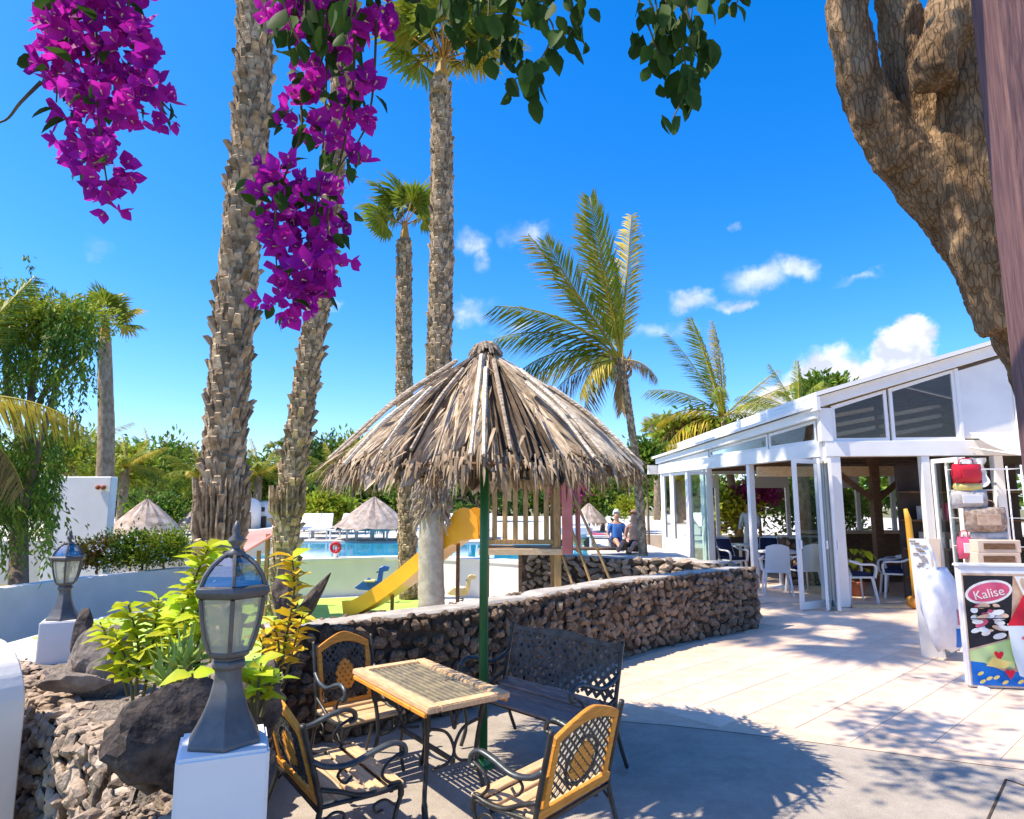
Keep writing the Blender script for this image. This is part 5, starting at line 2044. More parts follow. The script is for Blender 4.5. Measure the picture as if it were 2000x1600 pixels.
# roof sheets
rf = MB()
a0, a1 = at_s('R', -.15, topR(0) + .001, .25), at_s('R', Rl, topR(Rl) + .001, .25)
b0, b1 = Vector((a0.x, 21.5, a0.z)), Vector((a1.x, 21.5, a1.z))
v = [a0, a1, b1, b0]
rf.add(v + [p + Vector((0, 0, .07)) for p in v], [(0, 1, 2, 3), (4, 7, 6, 5), (0, 4, 5, 1), (1, 5, 6, 2), (2, 6, 7, 3), (3, 7, 4, 0)])
rf.build('roof', 'white_metal', pv)
v = [p - Vector((0, 0, .02)) for p in (a0 + Vector((.1, .4, 0)), a1 + Vector((0, .4, 0)), b1, b0 + Vector((.1, 0, 0)))]
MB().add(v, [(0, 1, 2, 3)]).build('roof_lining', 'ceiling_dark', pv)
rf = MB()
v = [at_s('L', -.06, topL(0) + .002, .2), at_s('L', Ll + .15, topL(Ll) + .002, .2), Vector((5.4, 18.3, 3.30)), Vector((5.5, 11.35, 3.38))]
rf.add(v + [p + Vector((0, 0, .06)) for p in v], [(0, 3, 2, 1), (4, 5, 6, 7), (0, 1, 5, 4), (1, 2, 6, 5), (2, 3, 7, 6), (3, 0, 4, 7)])
rf.build('roof', 'white_metal', pv)
MB().box((a0.x + .03, (a0.y + 21.5) / 2, topR(0) - .12), (.06, 21.5 - a0.y, .235)).build('side_fascia', 'white_metal', pv)
# glazing on the left side: fixed bays far, low sill, folding leaves near
framed('L', 5.98, Ll - .14, .75, BZ0 - .005, 'window', 'glass_green', .07)
framed('L', 5.10, 5.90, .75, BZ0 - .005, 'window', 'glass_green', .07)
for s0, s1 in ((5.11, 5.89), (5.99, Ll - .14)):
    slab('L', s0, s1, .01, .745, -.05, .03, 'infill', 'white_metal')
framed('L', 4.32, 4.98, .02, BZ0 - .005, 'door_leaf', 'glass_green', .09)


def leaf_door(p, q, name='door_leaf', m='glass_dim', h=BZ0 - .06, fw=.07):
    """a hinged glazed leaf standing free between the plan points p and q"""
    p, q = Vector(p), Vector(q)
    u = (q - p).normalized()
    nn_ = Vector((u.y, -u.x)) * .022
    L_ = (q - p).length
    mb = MB()
    quad = [(0, .03), (L_, .03), (L_, h), (0, h)]
    inn = [(fw, .03 + fw * 1.6), (L_ - fw, .03 + fw * 1.6), (L_ - fw, h - fw), (fw, h - fw)]

    def pt(s, z, o):
        w = p + u * s + nn_ * o
        return (w.x, w.y, z)
    v = []
    for o in (1, -1):
        v += [pt(s, z, o) for s, z in quad] + [pt(s, z, o) for s, z in inn]
    f = []
    for i in range(4):
        j_ = (i + 1) % 4
        f += [(i, j_, 4 + j_, 4 + i), (8 + i, 12 + i, 12 + j_, 8 + j_), (i, 8 + i, 8 + j_, j_), (4 + i, 4 + j_, 12 + j_, 12 + i)]
    mb.add(v, f)
    o_ = mb.build(name, 'white_metal', pv)
    MB().add([pt(s, z, 0) for s, z in inn], [(0, 1, 2, 3)]).build('pane', m, o_)
    hd = p + u * (fw * .5) + nn_ * 2
    MB().box((hd.x, hd.y, 1.05), (.03, .05, .14)).build('handle', 'white_metal', o_, bevel=.005)
    return o_


leaf_door((4.62, 10.82), (5.22, 11.12))
leaf_door((5.00, 10.72), (5.26, 11.14), m='glass_green')
leaf_door((5.16, 10.66), (5.30, 11.14), m='glass_dim')
leaf_door(tuple(at_s('L', 4.0, 0, 0).xy), tuple(at_s('L', 4.0, 0, .55).xy), m='glass_green')
leaf_door(tuple(at_s('R', 1.70, 0, .04).xy), tuple(at_s('R', 1.82, 0, .62).xy))
leaf_door(tuple(at_s('R', 1.92, 0, .04).xy), tuple(at_s('R', 1.90, 0, .62).xy), m='glass_green')
slab('R', .25, 1.54, .008, .05, -.1, .1, 'threshold', 'wood_pale')
# interior shell
back_y = 17.9
for k in range(12):
    x = 4.6 + k * .95
    MB().box((x, back_y, 1.25), (.10, .08, 2.48)).build('back_post', 'white_metal', pv)
    if k < 11:
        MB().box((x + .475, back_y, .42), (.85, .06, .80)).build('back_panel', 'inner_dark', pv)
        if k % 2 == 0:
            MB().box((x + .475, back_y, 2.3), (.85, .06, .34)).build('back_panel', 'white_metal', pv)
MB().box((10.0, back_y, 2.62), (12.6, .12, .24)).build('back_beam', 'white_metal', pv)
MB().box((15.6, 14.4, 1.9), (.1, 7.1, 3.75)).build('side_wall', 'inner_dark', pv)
v = [Vector((10.45, 10.5, topR(Rl) - .01)), Vector((16.4, 10.0, topR(0))), Vector((16.4, 21.5, topR(0))), Vector((10.45, 21.5, topR(Rl) - .01))]
MB().add(v + [p + Vector((0, 0, .07)) for p in v], [(0, 1, 2, 3), (4, 7, 6, 5), (0, 4, 5, 1), (1, 5, 6, 2), (2, 6, 7, 3), (3, 7, 4, 0)]).build('roof', 'white_metal', pv)
MB().box((13.4, 10.4, 1.9), (5.8, .12, 3.7)).build('front_wall', 'white_paint', pv)
gb = MB()
gb.add([(4.3, back_y + .05, 2.74), (16.4, back_y + .05, 2.74), (16.4, back_y + .05, topR(0)), (10.5, back_y + .05, topR(5.1) - .02), (5.3, back_y + .05, topR(0) - .02), (4.3, back_y + .05, 3.0)], [(0, 1, 2, 3, 4)])
gb.build('back_gable', 'wood_pale', pv)
for k in range(7):
    y = 11.9 + k * .9
    MB().bar((5.4, y, topR(0) - .06), (9.9, y, topR(4.5) - .06), .10, .22).build('rafter', 'wood_pale', pv)
for s0, s1 in ((.2, 1.04), (1.16, 2.16)):
    for q in range(5):
        zz = 2.86 + .17 * q
        if zz + .295 * s0 * .6 > topR(s0) - .3:
            break
        slab('R', s0, s1, zz, zz + .07, -.55, -.40, 'blind_slat', 'wood_pale', zz + .295 * (s1 - s0) * .6, zz + .07 + .295 * (s1 - s0) * .6)
# wooden ceiling and beams
for k in range(5):
    y = 12.3 + k * 1.2
    MB().bar((5.55 - .208 * (y - 11.25), y, 2.62), (9.85, y, 2.70), .12, .18).build('ceiling_beam', 'wood_brown', pv)
MB().bar((5.0, 13.4, 2.35), (9.8, 13.1, 2.35), .14, .2).build('tie_beam', 'wood_pale', pv)
MB().bar((7.25, 13.2, .01), (7.25, 13.2, 2.6), .16, .16, up=(0, 1, 0)).build('inner_post', 'wood_brown', pv)
for sx in (-1, 1):
    MB().bar((7.25, 13.2, 1.75), (7.25 + sx * .7, 13.2, 2.3), .08, .1).build('brace', 'wood_brown', pv)

# awning over the shop front
aw = thing('awning', 'pale grey fabric awning above the shop opening', 'awning')
p = [at_s('R', 2.30, 2.88, .10), at_s('R', 4.4, 2.90, .10), at_s('R', 4.5, 2.42, 1.55), at_s('R', 2.42, 2.44, 1.1)]
mb = MB()
N = 8
for i in range(N + 1):
    for k in range(N + 1):
        a = p[0].lerp(p[1], k / N)
        b = p[3].lerp(p[2], k / N)
        q = a.lerp(b, i / N)
        mb.v.append((q.x, q.y, q.z - .05 * math.sin(PI * i / N)))
for i in range(N):
    for k in range(N):
        a = i * (N + 1) + k
        mb.f.append((a, a + 1, a + N + 2, a + N + 1))
mb.build('canopy', 'awning', aw)
fb = MB().tube([p[3], p[2]], .022, 8)
fb.build('front_bar', 'white_metal', aw, smooth=True)
for k in (0, 1):
    MB().tube([p[k] - Vector((0, 0, .25)), p[3 - k]], .014, 6).build('arm', 'white_metal', aw, smooth=True)
# crumpled plastic sheet hanging by the shop opening
sh = MB()
for i in range(9):
    for k in range(9):
        q = at_s('R', 2.02 + .055 * k + .02 * math.sin(i * 2.1), 2.45 - .075 * i * (1 - .03 * k), .20 + .05 * math.sin(k * 1.9 + i * .8))
        sh.v.append(tuple(q))
for i in range(8):
    for k in range(8):
        a = i * 9 + k
        sh.f.append((a, a + 1, a + 10, a + 9))
so = sh.build('plastic_sheet', 'bag_film', None, smooth=True)
tag(so, 'crumpled clear plastic sheet hanging beside the pavilion door', 'sheet')

# ------------------------------------------------------------------ inside: tables, chairs, counter
def patio_chair(name, label, cushion=True):
    t = thing(name, label, 'chair')
    for sx in (-1, 1):
        for sy in (-1, 1):
            MB().tube([(sx * .20, sy * .19, .43), (sx * .25, sy * .24, 0)], [.028, .022], 8, flat=.6).build('leg', 'plastic_white', t)
        MB().tube(bez([(sx * .24, -.22, .72), (sx * .27, -.05, .66), (sx * .27, .18, .65), (sx * .24, .24, .58), (sx * .22, .22, .42)], 5), .02, 8, flat=1.6).build('armrest', 'plastic_white', t, smooth=True)
    MB().box((0, 0, .43), (.46, .46, .03)).build('seat', 'plastic_white', t, bevel=.012, seg=2)
    bk = MB()
    for i in range(7):
        for k in range(6):
            x = (-.5 + i / 6) * .46
            z = .44 + .46 * k / 5
            bk.v.append((x * (1 - .12 * k / 5), -.21 - .16 * k / 5 + .05 * (2 * i / 6 - 1) ** 2, z + (.05 * (1 - (2 * i / 6 - 1) ** 2) if k == 5 else 0)))
    nb = len(bk.v)
    bk.v += [(x, y - .018, z) for x, y, z in bk.v]
    for i in range(6):
        for k in range(5):
            a = i * 6 + k
            bk.f += [(a, a + 6, a + 7, a + 1), (nb + a, nb + a + 1, nb + a + 7, nb + a + 6)]
    bk.build('backrest', 'plastic_white', t, smooth=True)
    if cushion:
        MB().box((0, .01, .475), (.42, .42, .05)).build('seat_cushion', 'navy', t, bevel=.02, seg=2)
        q = MB().box((0, 0, 0), (.38, .05, .40), Matrix.Translation((0, -.245, .70)) @ Matrix.Rotation(.33, 4, 'X'))
        q.build('back_cushion', 'navy', t, bevel=.018, seg=2)
    return t


def cafe_table(label, p, r=.42):
    t = thing('cafe_table', label, 'table', p)
    MB().lathe([(r - .01, .70), (r, .71), (r, .73), (r - .01, .74)], 24).build('top', 'plastic_white', t)
    MB().tube([(0, 0, .03), (0, 0, .70)], .035, 10).build('column', 'plastic_white', t, smooth=True)
    MB().lathe([(.24, 0), (.24, .02), (.05, .06)], 16).build('base', 'plastic_white', t)
    return t


ch = patio_chair('plastic_chair', 'white plastic chair with navy cushions just inside the open corner, its back to the terrace')
ch.location = (5.02, 12.75, .01)
ch.rotation_euler = (0, 0, R(-15))
for (x, y, rz, lab) in ((5.62, 12.95, 12, 'white plastic chair with navy cushions beside another at the first table'),
                        (6.05, 11.85, -90, 'white plastic chair half hidden by the pavilion corner post'),
                        (7.05, 12.35, 70, 'white plastic armchair facing the ochre pole inside the doorway'),
                        (7.55, 12.9, 100, 'white plastic armchair behind the table in the doorway'),
                        (5.0, 15.2, 200, 'white plastic chair deep inside by the far glazing'),
                        (6.0, 15.6, 160, 'white plastic chair at the back table of the pavilion')):
    c = copy_tree(ch)
    c.location = (x, y, .01)
    c.rotation_euler = (0, 0, R(rz))
    c['label'] = lab
cafe_table('round white table served by the two cushioned chairs', (5.5, 13.75, .01))
cafe_table('round white table inside the doorway behind the ochre pole', (7.45, 12.3, .01), .36)
cafe_table('round white table at the back of the pavilion', (5.5, 16.1, .01), .4)
ct = thing('bar_counter', 'dark wooden bar counter at the back of the pavilion', 'counter', (7.9, 15.0, .01))
MB().box((0, 0, .52), (2.6, .5, 1.04)).build('front', 'wood_brown', ct, bevel=.01)
MB().box((0, -.05, 1.07), (2.8, .66, .06)).build('top', 'wood_pale', ct, bevel=.01)
for k in range(5):
    MB().box((-1.05 + k * .52, -.262, .5), (.44, .02, .8)).build('panel', 'wood_brown', ct, bevel=.006)
wd = thing('stone_partition', 'dark lava partition with plants inside the pavilion', 'wall')
wall_core(wd, [(5.75, 14.2), (6.9, 14.05)], .3, .01, 1.0, cap=.03)
stones_on(wd, face_spots([(5.75, 14.2), (6.9, 14.05)], .01, 1.0, .16, .13, .03), 'lava')
pot = thing('potted_plant', 'green leafy plant in a terracotta pot inside the doorway', 'potted plant', (6.42, 12.6, .01))
MB().lathe([(.13, 0), (.17, .2), (.19, .22), (.19, .25), (.15, .25)], 18).build('pot', 'terracotta', pot, smooth=False)
st_ = MB()
for k in range(26):
    a = k * 2.4
    r = .12 + .30 * random.random()
    tip = Vector((r * math.cos(a), r * math.sin(a), .45 + .45 * random.random()))
    st_.tube(bez([(0, 0, .22), (tip.x * .4, tip.y * .4, tip.z * .8), tip], 3), .006, 4)
    share('leaf', random.choice(BIG), pot, tip, alongx((tip.x, tip.y, -.1)), random.uniform(1.0, 1.6))
st_.build('stems', 'stem', pot)

# ochre carved pole with its rounded foot in front of the door
oc = thing('carved_pole', 'ochre wooden pole with a rounded orange foot at the doorway', 'pole', G(1792, 1190))
MB().tube([(0, 0, .12), (-.01, 0, .8), (-.03, 0, 1.45), (-.06, 0, 1.62)], [.06, .055, .05, .03], 10).build('shaft', 'ochre', oc, smooth=True)
MB().lathe([(.06, 0), (.13, .03), (.16, .10), (.15, .17), (.10, .20), (.05, .2)], 18).build('foot', 'wood_orange', oc, smooth=True)

# plants behind the pavilion that show through its glass
bush('shrub', 'sunlit shrub seen through the back windows of the pavilion', 'bush', (6.2, 20.4, 1.2), (1.3, .8, 1.2), m='foliage_lime', leaf=.2, spread=.25, ground=-.1)
bush('shrub', 'green shrub seen through the doorway of the pavilion', 'bush', (9.6, 20.4, 1.2), (1.6, .8, 1.2), m='foliage', leaf=.2, spread=.25, ground=-.1)
bush('bougainvillea_bush', 'pink flowering bush behind the pavilion glass', 'bush', (7.5, 20.2, 1.9), (.7, .5, .5), m='foliage_pink', leaf=.14, spread=.15, ground=-.1)

# ------------------------------------------------------------------ shop goods
def bag(name, label, px, py, d, w, h, dep, m, rot=0, band=None):
    c = D(px, py, d)
    t = thing(name, label, 'bag', (c.x, c.y, c.z), rot)
    mb = MB()
    n_ = 7
    for i in range(n_):
        for k in range(n_):
            u, v = i / (n_ - 1) * 2 - 1, k / (n_ - 1) * 2 - 1
            bul = (1 - u ** 4) * (1 - v ** 4)
            mb.v.append((u * w / 2 * (1 - .05 * v * v), -dep / 2 * bul + .01 * math.sin(5 * u + 3 * v), v * h / 2))
    k0 = len(mb.v)
    mb.v += [(x, -y, z) for x, y, z in mb.v]
    for i in range(n_ - 1):
        for k in range(n_ - 1):
            a = i * n_ + k
            mb.f += [(a, a + n_, a + n_ + 1, a + 1), (k0 + a, k0 + a + 1, k0 + a + n_ + 1, k0 + a + n_)]
    mb.build('body', m, t, smooth=True)
    MB().tube(bez([(-w * .25, 0, h * .48), (-w * .18, -.01, h * .75), (w * .18, -.01, h * .75), (w * .25, 0, h * .48)], 4), .008, 6).build('strap', m, t)
    if band:
        MB().box((0, -dep / 2 - .004, 0), (w * .55, .01, h * .45)).build('print', band, t, bevel=.004)
    return t


SD = 9.3
rk = thing('display_rack', 'white wire display rack full of bags at the shop opening', 'rack', (D(1928, 1000, SD + .25).x, SD + .25, 0), R(-6))
for sx in (-1, 1):
    for sy in (-1, 1):
        MB().tube([(sx * .42, sy * .16, .012), (sx * .42, sy * .16, 2.25)], .012, 6).build('upright', 'white_metal', rk, smooth=True)
for z in (.75, 1.1, 1.5, 1.9, 2.2):
    sh_ = MB()
    for q in range(9):
        sh_.bar((-.42, -.16 + .04 * q, z), (.42, -.16 + .04 * q, z), .006, .006)
    sh_.bar((-.42, -.16, z), (-.42, .16, z), .008, .008)
    sh_.bar((.42, -.16, z), (.42, .16, z), .008, .008)
    sh_.build('shelf', 'white_metal', rk)
bag('shoulder_bag', 'bright red bag at the top of the display rack', 1888, 925, SD, .46, .27, .14, 'red_plastic', .1, 'print_red')
bag('shoulder_bag', 'cream bag right under the red one', 1890, 952, SD + .02, .44, .12, .12, 'print_yellow', .1)
bag('shoulder_bag', 'grey striped bag hanging tilted on the rack', 1893, 975, SD, .52, .26, .14, 'bag_grey', .0, 'print_white')
bag('shoulder_bag', 'brown patterned bag in the middle of the rack', 1925, 1015, SD - .05, .56, .34, .16, 'bag_brown', -.1, 'print_cream')
bag('shoulder_bag', 'grey brown bag below the patterned one', 1925, 1050, SD + .02, .60, .20, .16, 'bag_grey', -.1)
bag('shoulder_bag', 'small red pouch beside the boxes on the rack', 1885, 1070, SD, .22, .30, .12, 'print_pink', 0, 'print_white')
for k, (py, lab) in enumerate(((1066, 'cream printed box on top of its twin on the rack'), (1090, 'cream printed box under its twin on the rack'))):
    c = D(1938, py, SD - .1)
    bxo = thing('gift_box', lab, 'box', c, R(-5))
    MB().box((0, 0, 0), (.56, .3, .165)).build('body', 'card', bxo, bevel=.008)
    MB().box((0, -.153, 0), (.40, .008, .08)).build('print', 'wood_brown', bxo)
mq = D(1965, 905, SD + .6)
bp_ = thing('shop_shelf', 'dark shop interior shelving behind the bags', 'shelf', (8.15, 11.9, .01))
MB().box((0, .2, 1.2), (2.2, .05, 2.4)).build('back', 'inner_dark', bp_)
for z in (.4, .9, 1.4, 1.9):
    MB().box((0, 0, z), (2.2, .4, .03)).build('shelf', 'wood_brown', bp_)
for k in range(9):
    c = thing('gift_box', ('tan card box', 'grey box', 'brown patterned box', 'pink box')[k % 4] + ' on the ' + ('lower', 'upper')[k // 5] + ' dark shop shelf' + ('', ' near the side wall')[k % 5 > 3], 'box', (7.35 + .22 * (k % 5), 11.85, .426 + .5 * (k // 5 + 1)), random.uniform(-.2, .2), 'boxes on the shop shelves')
    hh = random.uniform(.18, .3)
    MB().box((0, 0, hh / 2), (.16, .14, hh)).build('body', ('card', 'bag_grey', 'bag_brown', 'print_pink')[k % 4], c, bevel=.005)
    MB().box((0, -.072, hh / 2), (.10, .006, hh * .4)).build('print', 'print_white', c)

# folded display board and the white plastic bag hanging on it
Bp = G(1852, 1290)
bd = thing('display_board', 'cream folding display board with patterned front beside the freezer', 'board', Bp + Vector((.05, .25, 0)), R(-12))
for s, m_ in ((-1, 'print_white'), (1, 'card')):
    mb = MB()
    a = .16
    mb.add([(-.22 if s < 0 else .0, s * a if s < 0 else -a, 0), (.02 if s < 0 else .26, -a if s < 0 else .15, 0), (.0 if s < 0 else .12, -.02, 1.30), (-.2 if s < 0 else 0, -.02, 1.30)],
           [(0, 1, 2, 3)])
    vv = list(mb.v)
    mb.add([(x, y + .02, z) for x, y, z in vv], [(0, 3, 2, 1)])
    mb.f += [(0, 4, 5, 1), (1, 5, 6, 2), (2, 6, 7, 3), (3, 7, 4, 0)]
    mb.build('panel', m_, bd)
pat = MB()
for k in range(16):
    x, z = random.uniform(-.18, -.03), .85 + .028 * k
    pat.box((x, -.165 + .11 * (z / 1.3) - .006 + .03, z), (.06, .006, .018), Matrix.Identity(4))
pat.build('pattern', 'bag_brown', bd)
wb_ = thing('plastic_bag', 'white plastic bag with red and blue print hanging on the display board', 'bag', Bp + Vector((-.07, -.04, 0)))
mb = MB()
for i in range(13):
    t = i / 12
    z = .98 - .86 * t
    w = .055 + .17 * math.sin(PI * min(1, .12 + .8 * t)) ** .8
    for k in range(20):
        a = 2 * PI * k / 20
        q = 1 + .13 * math.sin(3 * a + 4 * t) + .09 * math.sin(7 * a + 9 * t) * (1.2 - t) + .04 * math.sin(13 * a - 6 * t)
        mb.v.append((w * q * math.cos(a) + .05 * t, w * .62 * q * math.sin(a), z + .02 * math.sin(5 * a)))
for i in range(12):
    for k in range(20):
        a, b = i * 20 + k, i * 20 + (k + 1) % 20
        mb.f.append((a, b, b + 20, a + 20))
mb.f += [tuple(range(20))[::-1], tuple(240 + k for k in range(20))]
bo = mb.build('body', 'bag_film', wb_, smooth=True)


def patch(z0, z1, a0, a1, m_):
    pm_ = MB()
    for i in range(6):
        z = z0 + (z1 - z0) * i / 5
        t = (.98 - z) / .86
        w = .055 + .17 * math.sin(PI * min(1, .12 + .8 * t)) ** .8
        for k in range(6):
            a = a0 + (a1 - a0) * k / 5
            q = 1.04 + .13 * math.sin(3 * a + 4 * t) + .09 * math.sin(7 * a + 9 * t) * (1.2 - t) + .04 * math.sin(13 * a - 6 * t)
            pm_.v.append((w * q * math.cos(a) + .05 * t, w * .62 * q * math.sin(a), z))
    for i in range(5):
        for k in range(5):
            a = i * 6 + k
            pm_.f.append((a, a + 1, a + 7, a + 6))
    pm_.build('print', m_, wb_, smooth=True)


patch(.16, .36, -1.2, -.35, 'print_blue')
patch(.40, .56, -1.1, -.4, 'print_pink')
MB().tube(bez([(0, 0, .97), (.02, .05, 1.12), (.03, .14, 1.25)], 4), .012, 6).build('handle', 'bag_film', wb_)

# ------------------------------------------------------------------ ice cream freezer with printed front
fz = thing('ice_cream_sign', 'standing ice cream sign board with colourful print and white frame', 'sign')
f0 = G(1894, 1346)
FW, FH = 1.25, 1.12
fz.location = (f0.x, f0.y, 0)
fz.rotation_euler = (0, 0, R(-9))
MB().box((FW / 2, .04, FH / 2 + .01), (FW, .08, FH - .02)).build('panel', 'plastic_white', fz, bevel=.012, seg=2)
MB().box((FW / 2, .04, FH + .005), (FW + .03, .10, .03)).build('top_edge', 'plastic_white', fz, bevel=.008, seg=2)
for x in (.1, FW - .1):
    MB().box((x, .12, .018), (.06, .44, .034)).build('foot', 'plastic_white', fz, bevel=.006)
lay = [0.0]


def pr(poly, m_, name='print'):
    """flat print on the front panel; x and z from its lower left corner"""
    lay[0] += .0006
    y = -.001 - lay[0]
    MB().add([(x, y, z) for x, z in poly], [tuple(range(len(poly)))]).build(name, m_, fz)


def ell(cx, cz, rx, rz, n_=24, a=0):
    return [(cx + rx * math.cos(t) * math.cos(a) - rz * math.sin(t) * math.sin(a), cz + rx * math.cos(t) * math.sin(a) + rz * math.sin(t) * math.cos(a)) for t in np.linspace(0, 2 * PI, n_, endpoint=False)]


pr([(.02, .03), (FW - .02, .03), (FW - .02, 1.05), (.02, 1.05)], 'print_cream')
pr([(.03, .36), (.36, .46), (.42, .70), (.46, 1.03), (.03, 1.03)], 'print_black')
pr([(.03, .2), (.40, .2), (.42, .47), (.03, .34)], 'print_lime')
pr([(.03, .04), (FW - .03, .04), (FW - .03, .16), (.3, .17), (.14, .24), (.03, .25)], 'print_blue')
pr(ell(.24, .88, .21, .105, a=.22), 'print_white')
pr(ell(.24, .88, .185, .083, a=.22), 'print_pink')
tx = bpy.data.curves.new('lettering', 'FONT')
tx.body = 'Kalise'
tx.size = .115
tx.align_x = 'CENTER'
tx.align_y = 'CENTER'
tx.extrude = .0008
to_ = bpy.data.objects.new('lettering', tx)
C.objects.link(to_)
to_.parent = fz
to_.location = (.24, -.0062, .865)
to_.rotation_euler = (R(90), R(-12), 0)
lm = bpy.data.meshes.new_from_object(to_.evaluated_get(bpy.context.evaluated_depsgraph_get()))
bpy.data.objects.remove(to_)
to_ = obj('lettering', lm, 'print_white', fz)
to_.location = (.24, -.0062, .865)
to_.rotation_euler = (R(90), R(-12), 0)
rs = random.Random(5)
for k in range(30):
    x, z = .06 + .30 * rs.random(), .45 + .32 * rs.random()
    a = rs.uniform(-.4, .5)
    pr(ell(x, z, rs.uniform(.025, .07), rs.uniform(.014, .028), 12, a), rs.choice(('print_white', 'print_cream', 'print_ice', 'print_pink')))
for z in (.63, .73):
    pr([(.03, z), (.36, z + .012), (.36, z + .02), (.03, z + .008)], 'print_black')
# sundae cup
pr([(.42, .14), (.47, .12), (.60, .10), (.86, .10), (.92, .62), (.36, .60), (.38, .34)], 'print_ice')
pr([(.36, .58), (.93, .60), (.86, .74), (.80, .85), (.52, .86), (.44, .72)], 'print_red')
pr(ell(.62, .74, .10, .07), 'print_ice')
pr(ell(.62, .74, .075, .055), 'print_red')
pr([(.46, 1.03), (.52, .86), (.80, .85), (.9, 1.03)], 'print_white')
for k in range(4):
    pr(ell(.54 + .09 * k, .95, .03, .07, 12, .3), 'print_cream')
for (x, z, w) in ((.47, .46, .02), (.53, .47, .05), (.60, .47, .02), (.50, .36, .07), (.56, .25, .08), (.60, .20, .03)):
    pr([(x, z), (x + w, z + .005), (x + w, z + .035), (x, z + .02)], 'print_pink')
for (x, z) in ((.26, .315), (.34, .155)):
    pr([(x, z - .05), (x + .04, z + .01), (x + .035, z + .035), (x + .012, z + .035), (x, z + .02), (x - .012, z + .035), (x - .035, z + .035), (x - .04, z + .01)], 'print_red')
for (x, z) in ((.09, .15), (.16, .11), (.22, .12), (.29, .08), (.42, .09), (.10, .08)):
    pr(ell(x, z, .03, .014, 12, .5), 'print_yellow')
pr([(.14, .22), (.30, .20), (.36, .26), (.20, .30)], 'print_yellow')

# ------------------------------------------------------------------ play tower with slide
tw = thing('play_tower', 'wooden play tower with balusters and thatch strands behind the green pole', 'play tower')
X0, X1, Y0, Y1 = -.42, .68, 9.95, 10.95
FZ = -.1
for x, y in ((X0, Y0), (X1, Y0), (X0, Y1), (X1, Y1)):
    MB().box((x, y, (FZ + 2.3) / 2), (.10, .10, 2.3 - FZ)).build('post', 'wood_play', tw, bevel=.008)
MB().box((.13, Y0 - .06, 1.0), (1.25, .06, .09)).build('platform_edge', 'wood_pale', tw, bevel=.006)
for k in range(6):
    MB().box((.13, Y0 + .09 + k * .165, 1.02), (1.0, .15, .03)).build('deck_plank', 'wood_play', tw, bevel=.004)
MB().box((.13, Y0, 1.98), (1.0, .06, .10)).build('top_rail', 'wood_play', tw, bevel=.006)
MB().box((.13, Y0, 1.14), (1.0, .05, .07)).build('bottom_rail', 'wood_play', tw, bevel=.006)
for k in range(6):
    MB().box((-.26 + k * .155, Y0, 1.55), (.075, .03, .78)).build('baluster', 'wood_play', tw, bevel=.005)
for y in (Y0 + .2, Y0 + .45, Y0 + .7):
    MB().box((X1, y, 1.55), (.03, .08, .8)).build('baluster', 'wood_play', tw, bevel=.005)
MB().box((X0 - .0, Y0 + .12, 1.45), (.05, .16, .95)).build('side_panel', 'ochre', tw, bevel=.01)
MB().box((X1 + .14, Y0 - .1, 1.52), (.16, .05, 1.10)).build('pink_panel', 'pink_post', tw, bevel=.012)
MB().box((X1 + .32, Y0 + .15, 1.55), (.05, .3, 1.15)).build('pink_panel', 'pink_post', tw, bevel=.012)
MB().box((.12, Y0 + .1, .45), (.05, .05, 1.08)).build('prop', 'wood_brown', tw, bevel=.005)
rp_ = MB()
for (a, b) in (((X1 + .1, Y0 - .05, 1.6), (X1 + .65, Y0 - .35, -.08)), ((X1 + .2, Y0 - .05, 1.9), (X1 + .9, Y0 - .2, .2)), ((X1 + .05, Y0 - .02, 1.0), (X1 + .35, Y0 - .4, -.08))):
    a, b = Vector(a), Vector(b)
    rp_.tube(bez([a, a.lerp(b, .5) + Vector((.04, 0, -.05)), b], 5), .022, 6)
rp_.build('climbing_rope', 'wood_play', tw, smooth=True)
# low thatched roof of the tower
rt = MB()
for k in range(240):
    a = random.uniform(0, 2 * PI)
    o = Vector((math.cos(a), math.sin(a), 0))
    c = Vector((.13, 10.45, 2.95))
    p0 = c + o * random.uniform(.1, .5) + Vector((0, 0, -.3))
    q = c + o * random.uniform(.75, .95) + Vector((0, 0, -random.uniform(.7, .95)))
    rt.tube([p0, (p0 + q) / 2 + Vector((0, 0, .04)), q], [.02, .03, .008], 4, flat=.5)
rt.lathe([(.9, 2.2), (.02, 2.95)], 14, Matrix.Translation((.13, 10.45, 0)))
rt.build('roof', 'thatch', tw)
# slide
sl = thing('slide', 'yellow plastic slide running down from the play tower', 'slide')
cen = bez([(X0 - .02, 10.42, 1.20), (X0 - .30, 10.50, 1.17), (X0 - .55, 10.6, 1.02), (X0 - 1.3, 10.95, .42), (X0 - 1.95, 11.2, -.0), (X0 - 2.25, 11.3, -.07)], 6)
ch_ = MB()
prof = [(-.24, .20), (-.27, .20), (-.27, -.03), (.27, -.03), (.27, .20), (.24, .20), (.23, .02), (-.23, .02)]
for i, p in enumerate(cen):
    t = (cen[min(i + 1, len(cen) - 1)] - cen[max(i - 1, 0)]).normalized()
    s = Vector((t.y, -t.x, 0)).normalized()
    u = s.cross(t)
    if u.z < 0:
        u = -u
    bump = 1 + 1.3 * math.exp(-((i - 4) / 4) ** 2)
    for (a, b) in prof:
        ch_.v.append(tuple(p + s * a + u * (b * (bump if b > .1 else 1))))
m_ = len(prof)
for i in range(len(cen) - 1):
    for k in range(m_):
        a, b = i * m_ + k, i * m_ + (k + 1) % m_
        ch_.f.append((a, b, b + m_, a + m_))
ch_.f += [tuple(range(m_))[::-1], tuple((len(cen) - 1) * m_ + k for k in range(m_))]
ch_.build('chute', 'slide', sl)
for i in (10, 20):
    p = cen[i]
    MB().tube([(p.x, p.y, -.1), (p.x, p.y, p.z - .02)], .03, 8).build('support', 'wood_brown', sl)

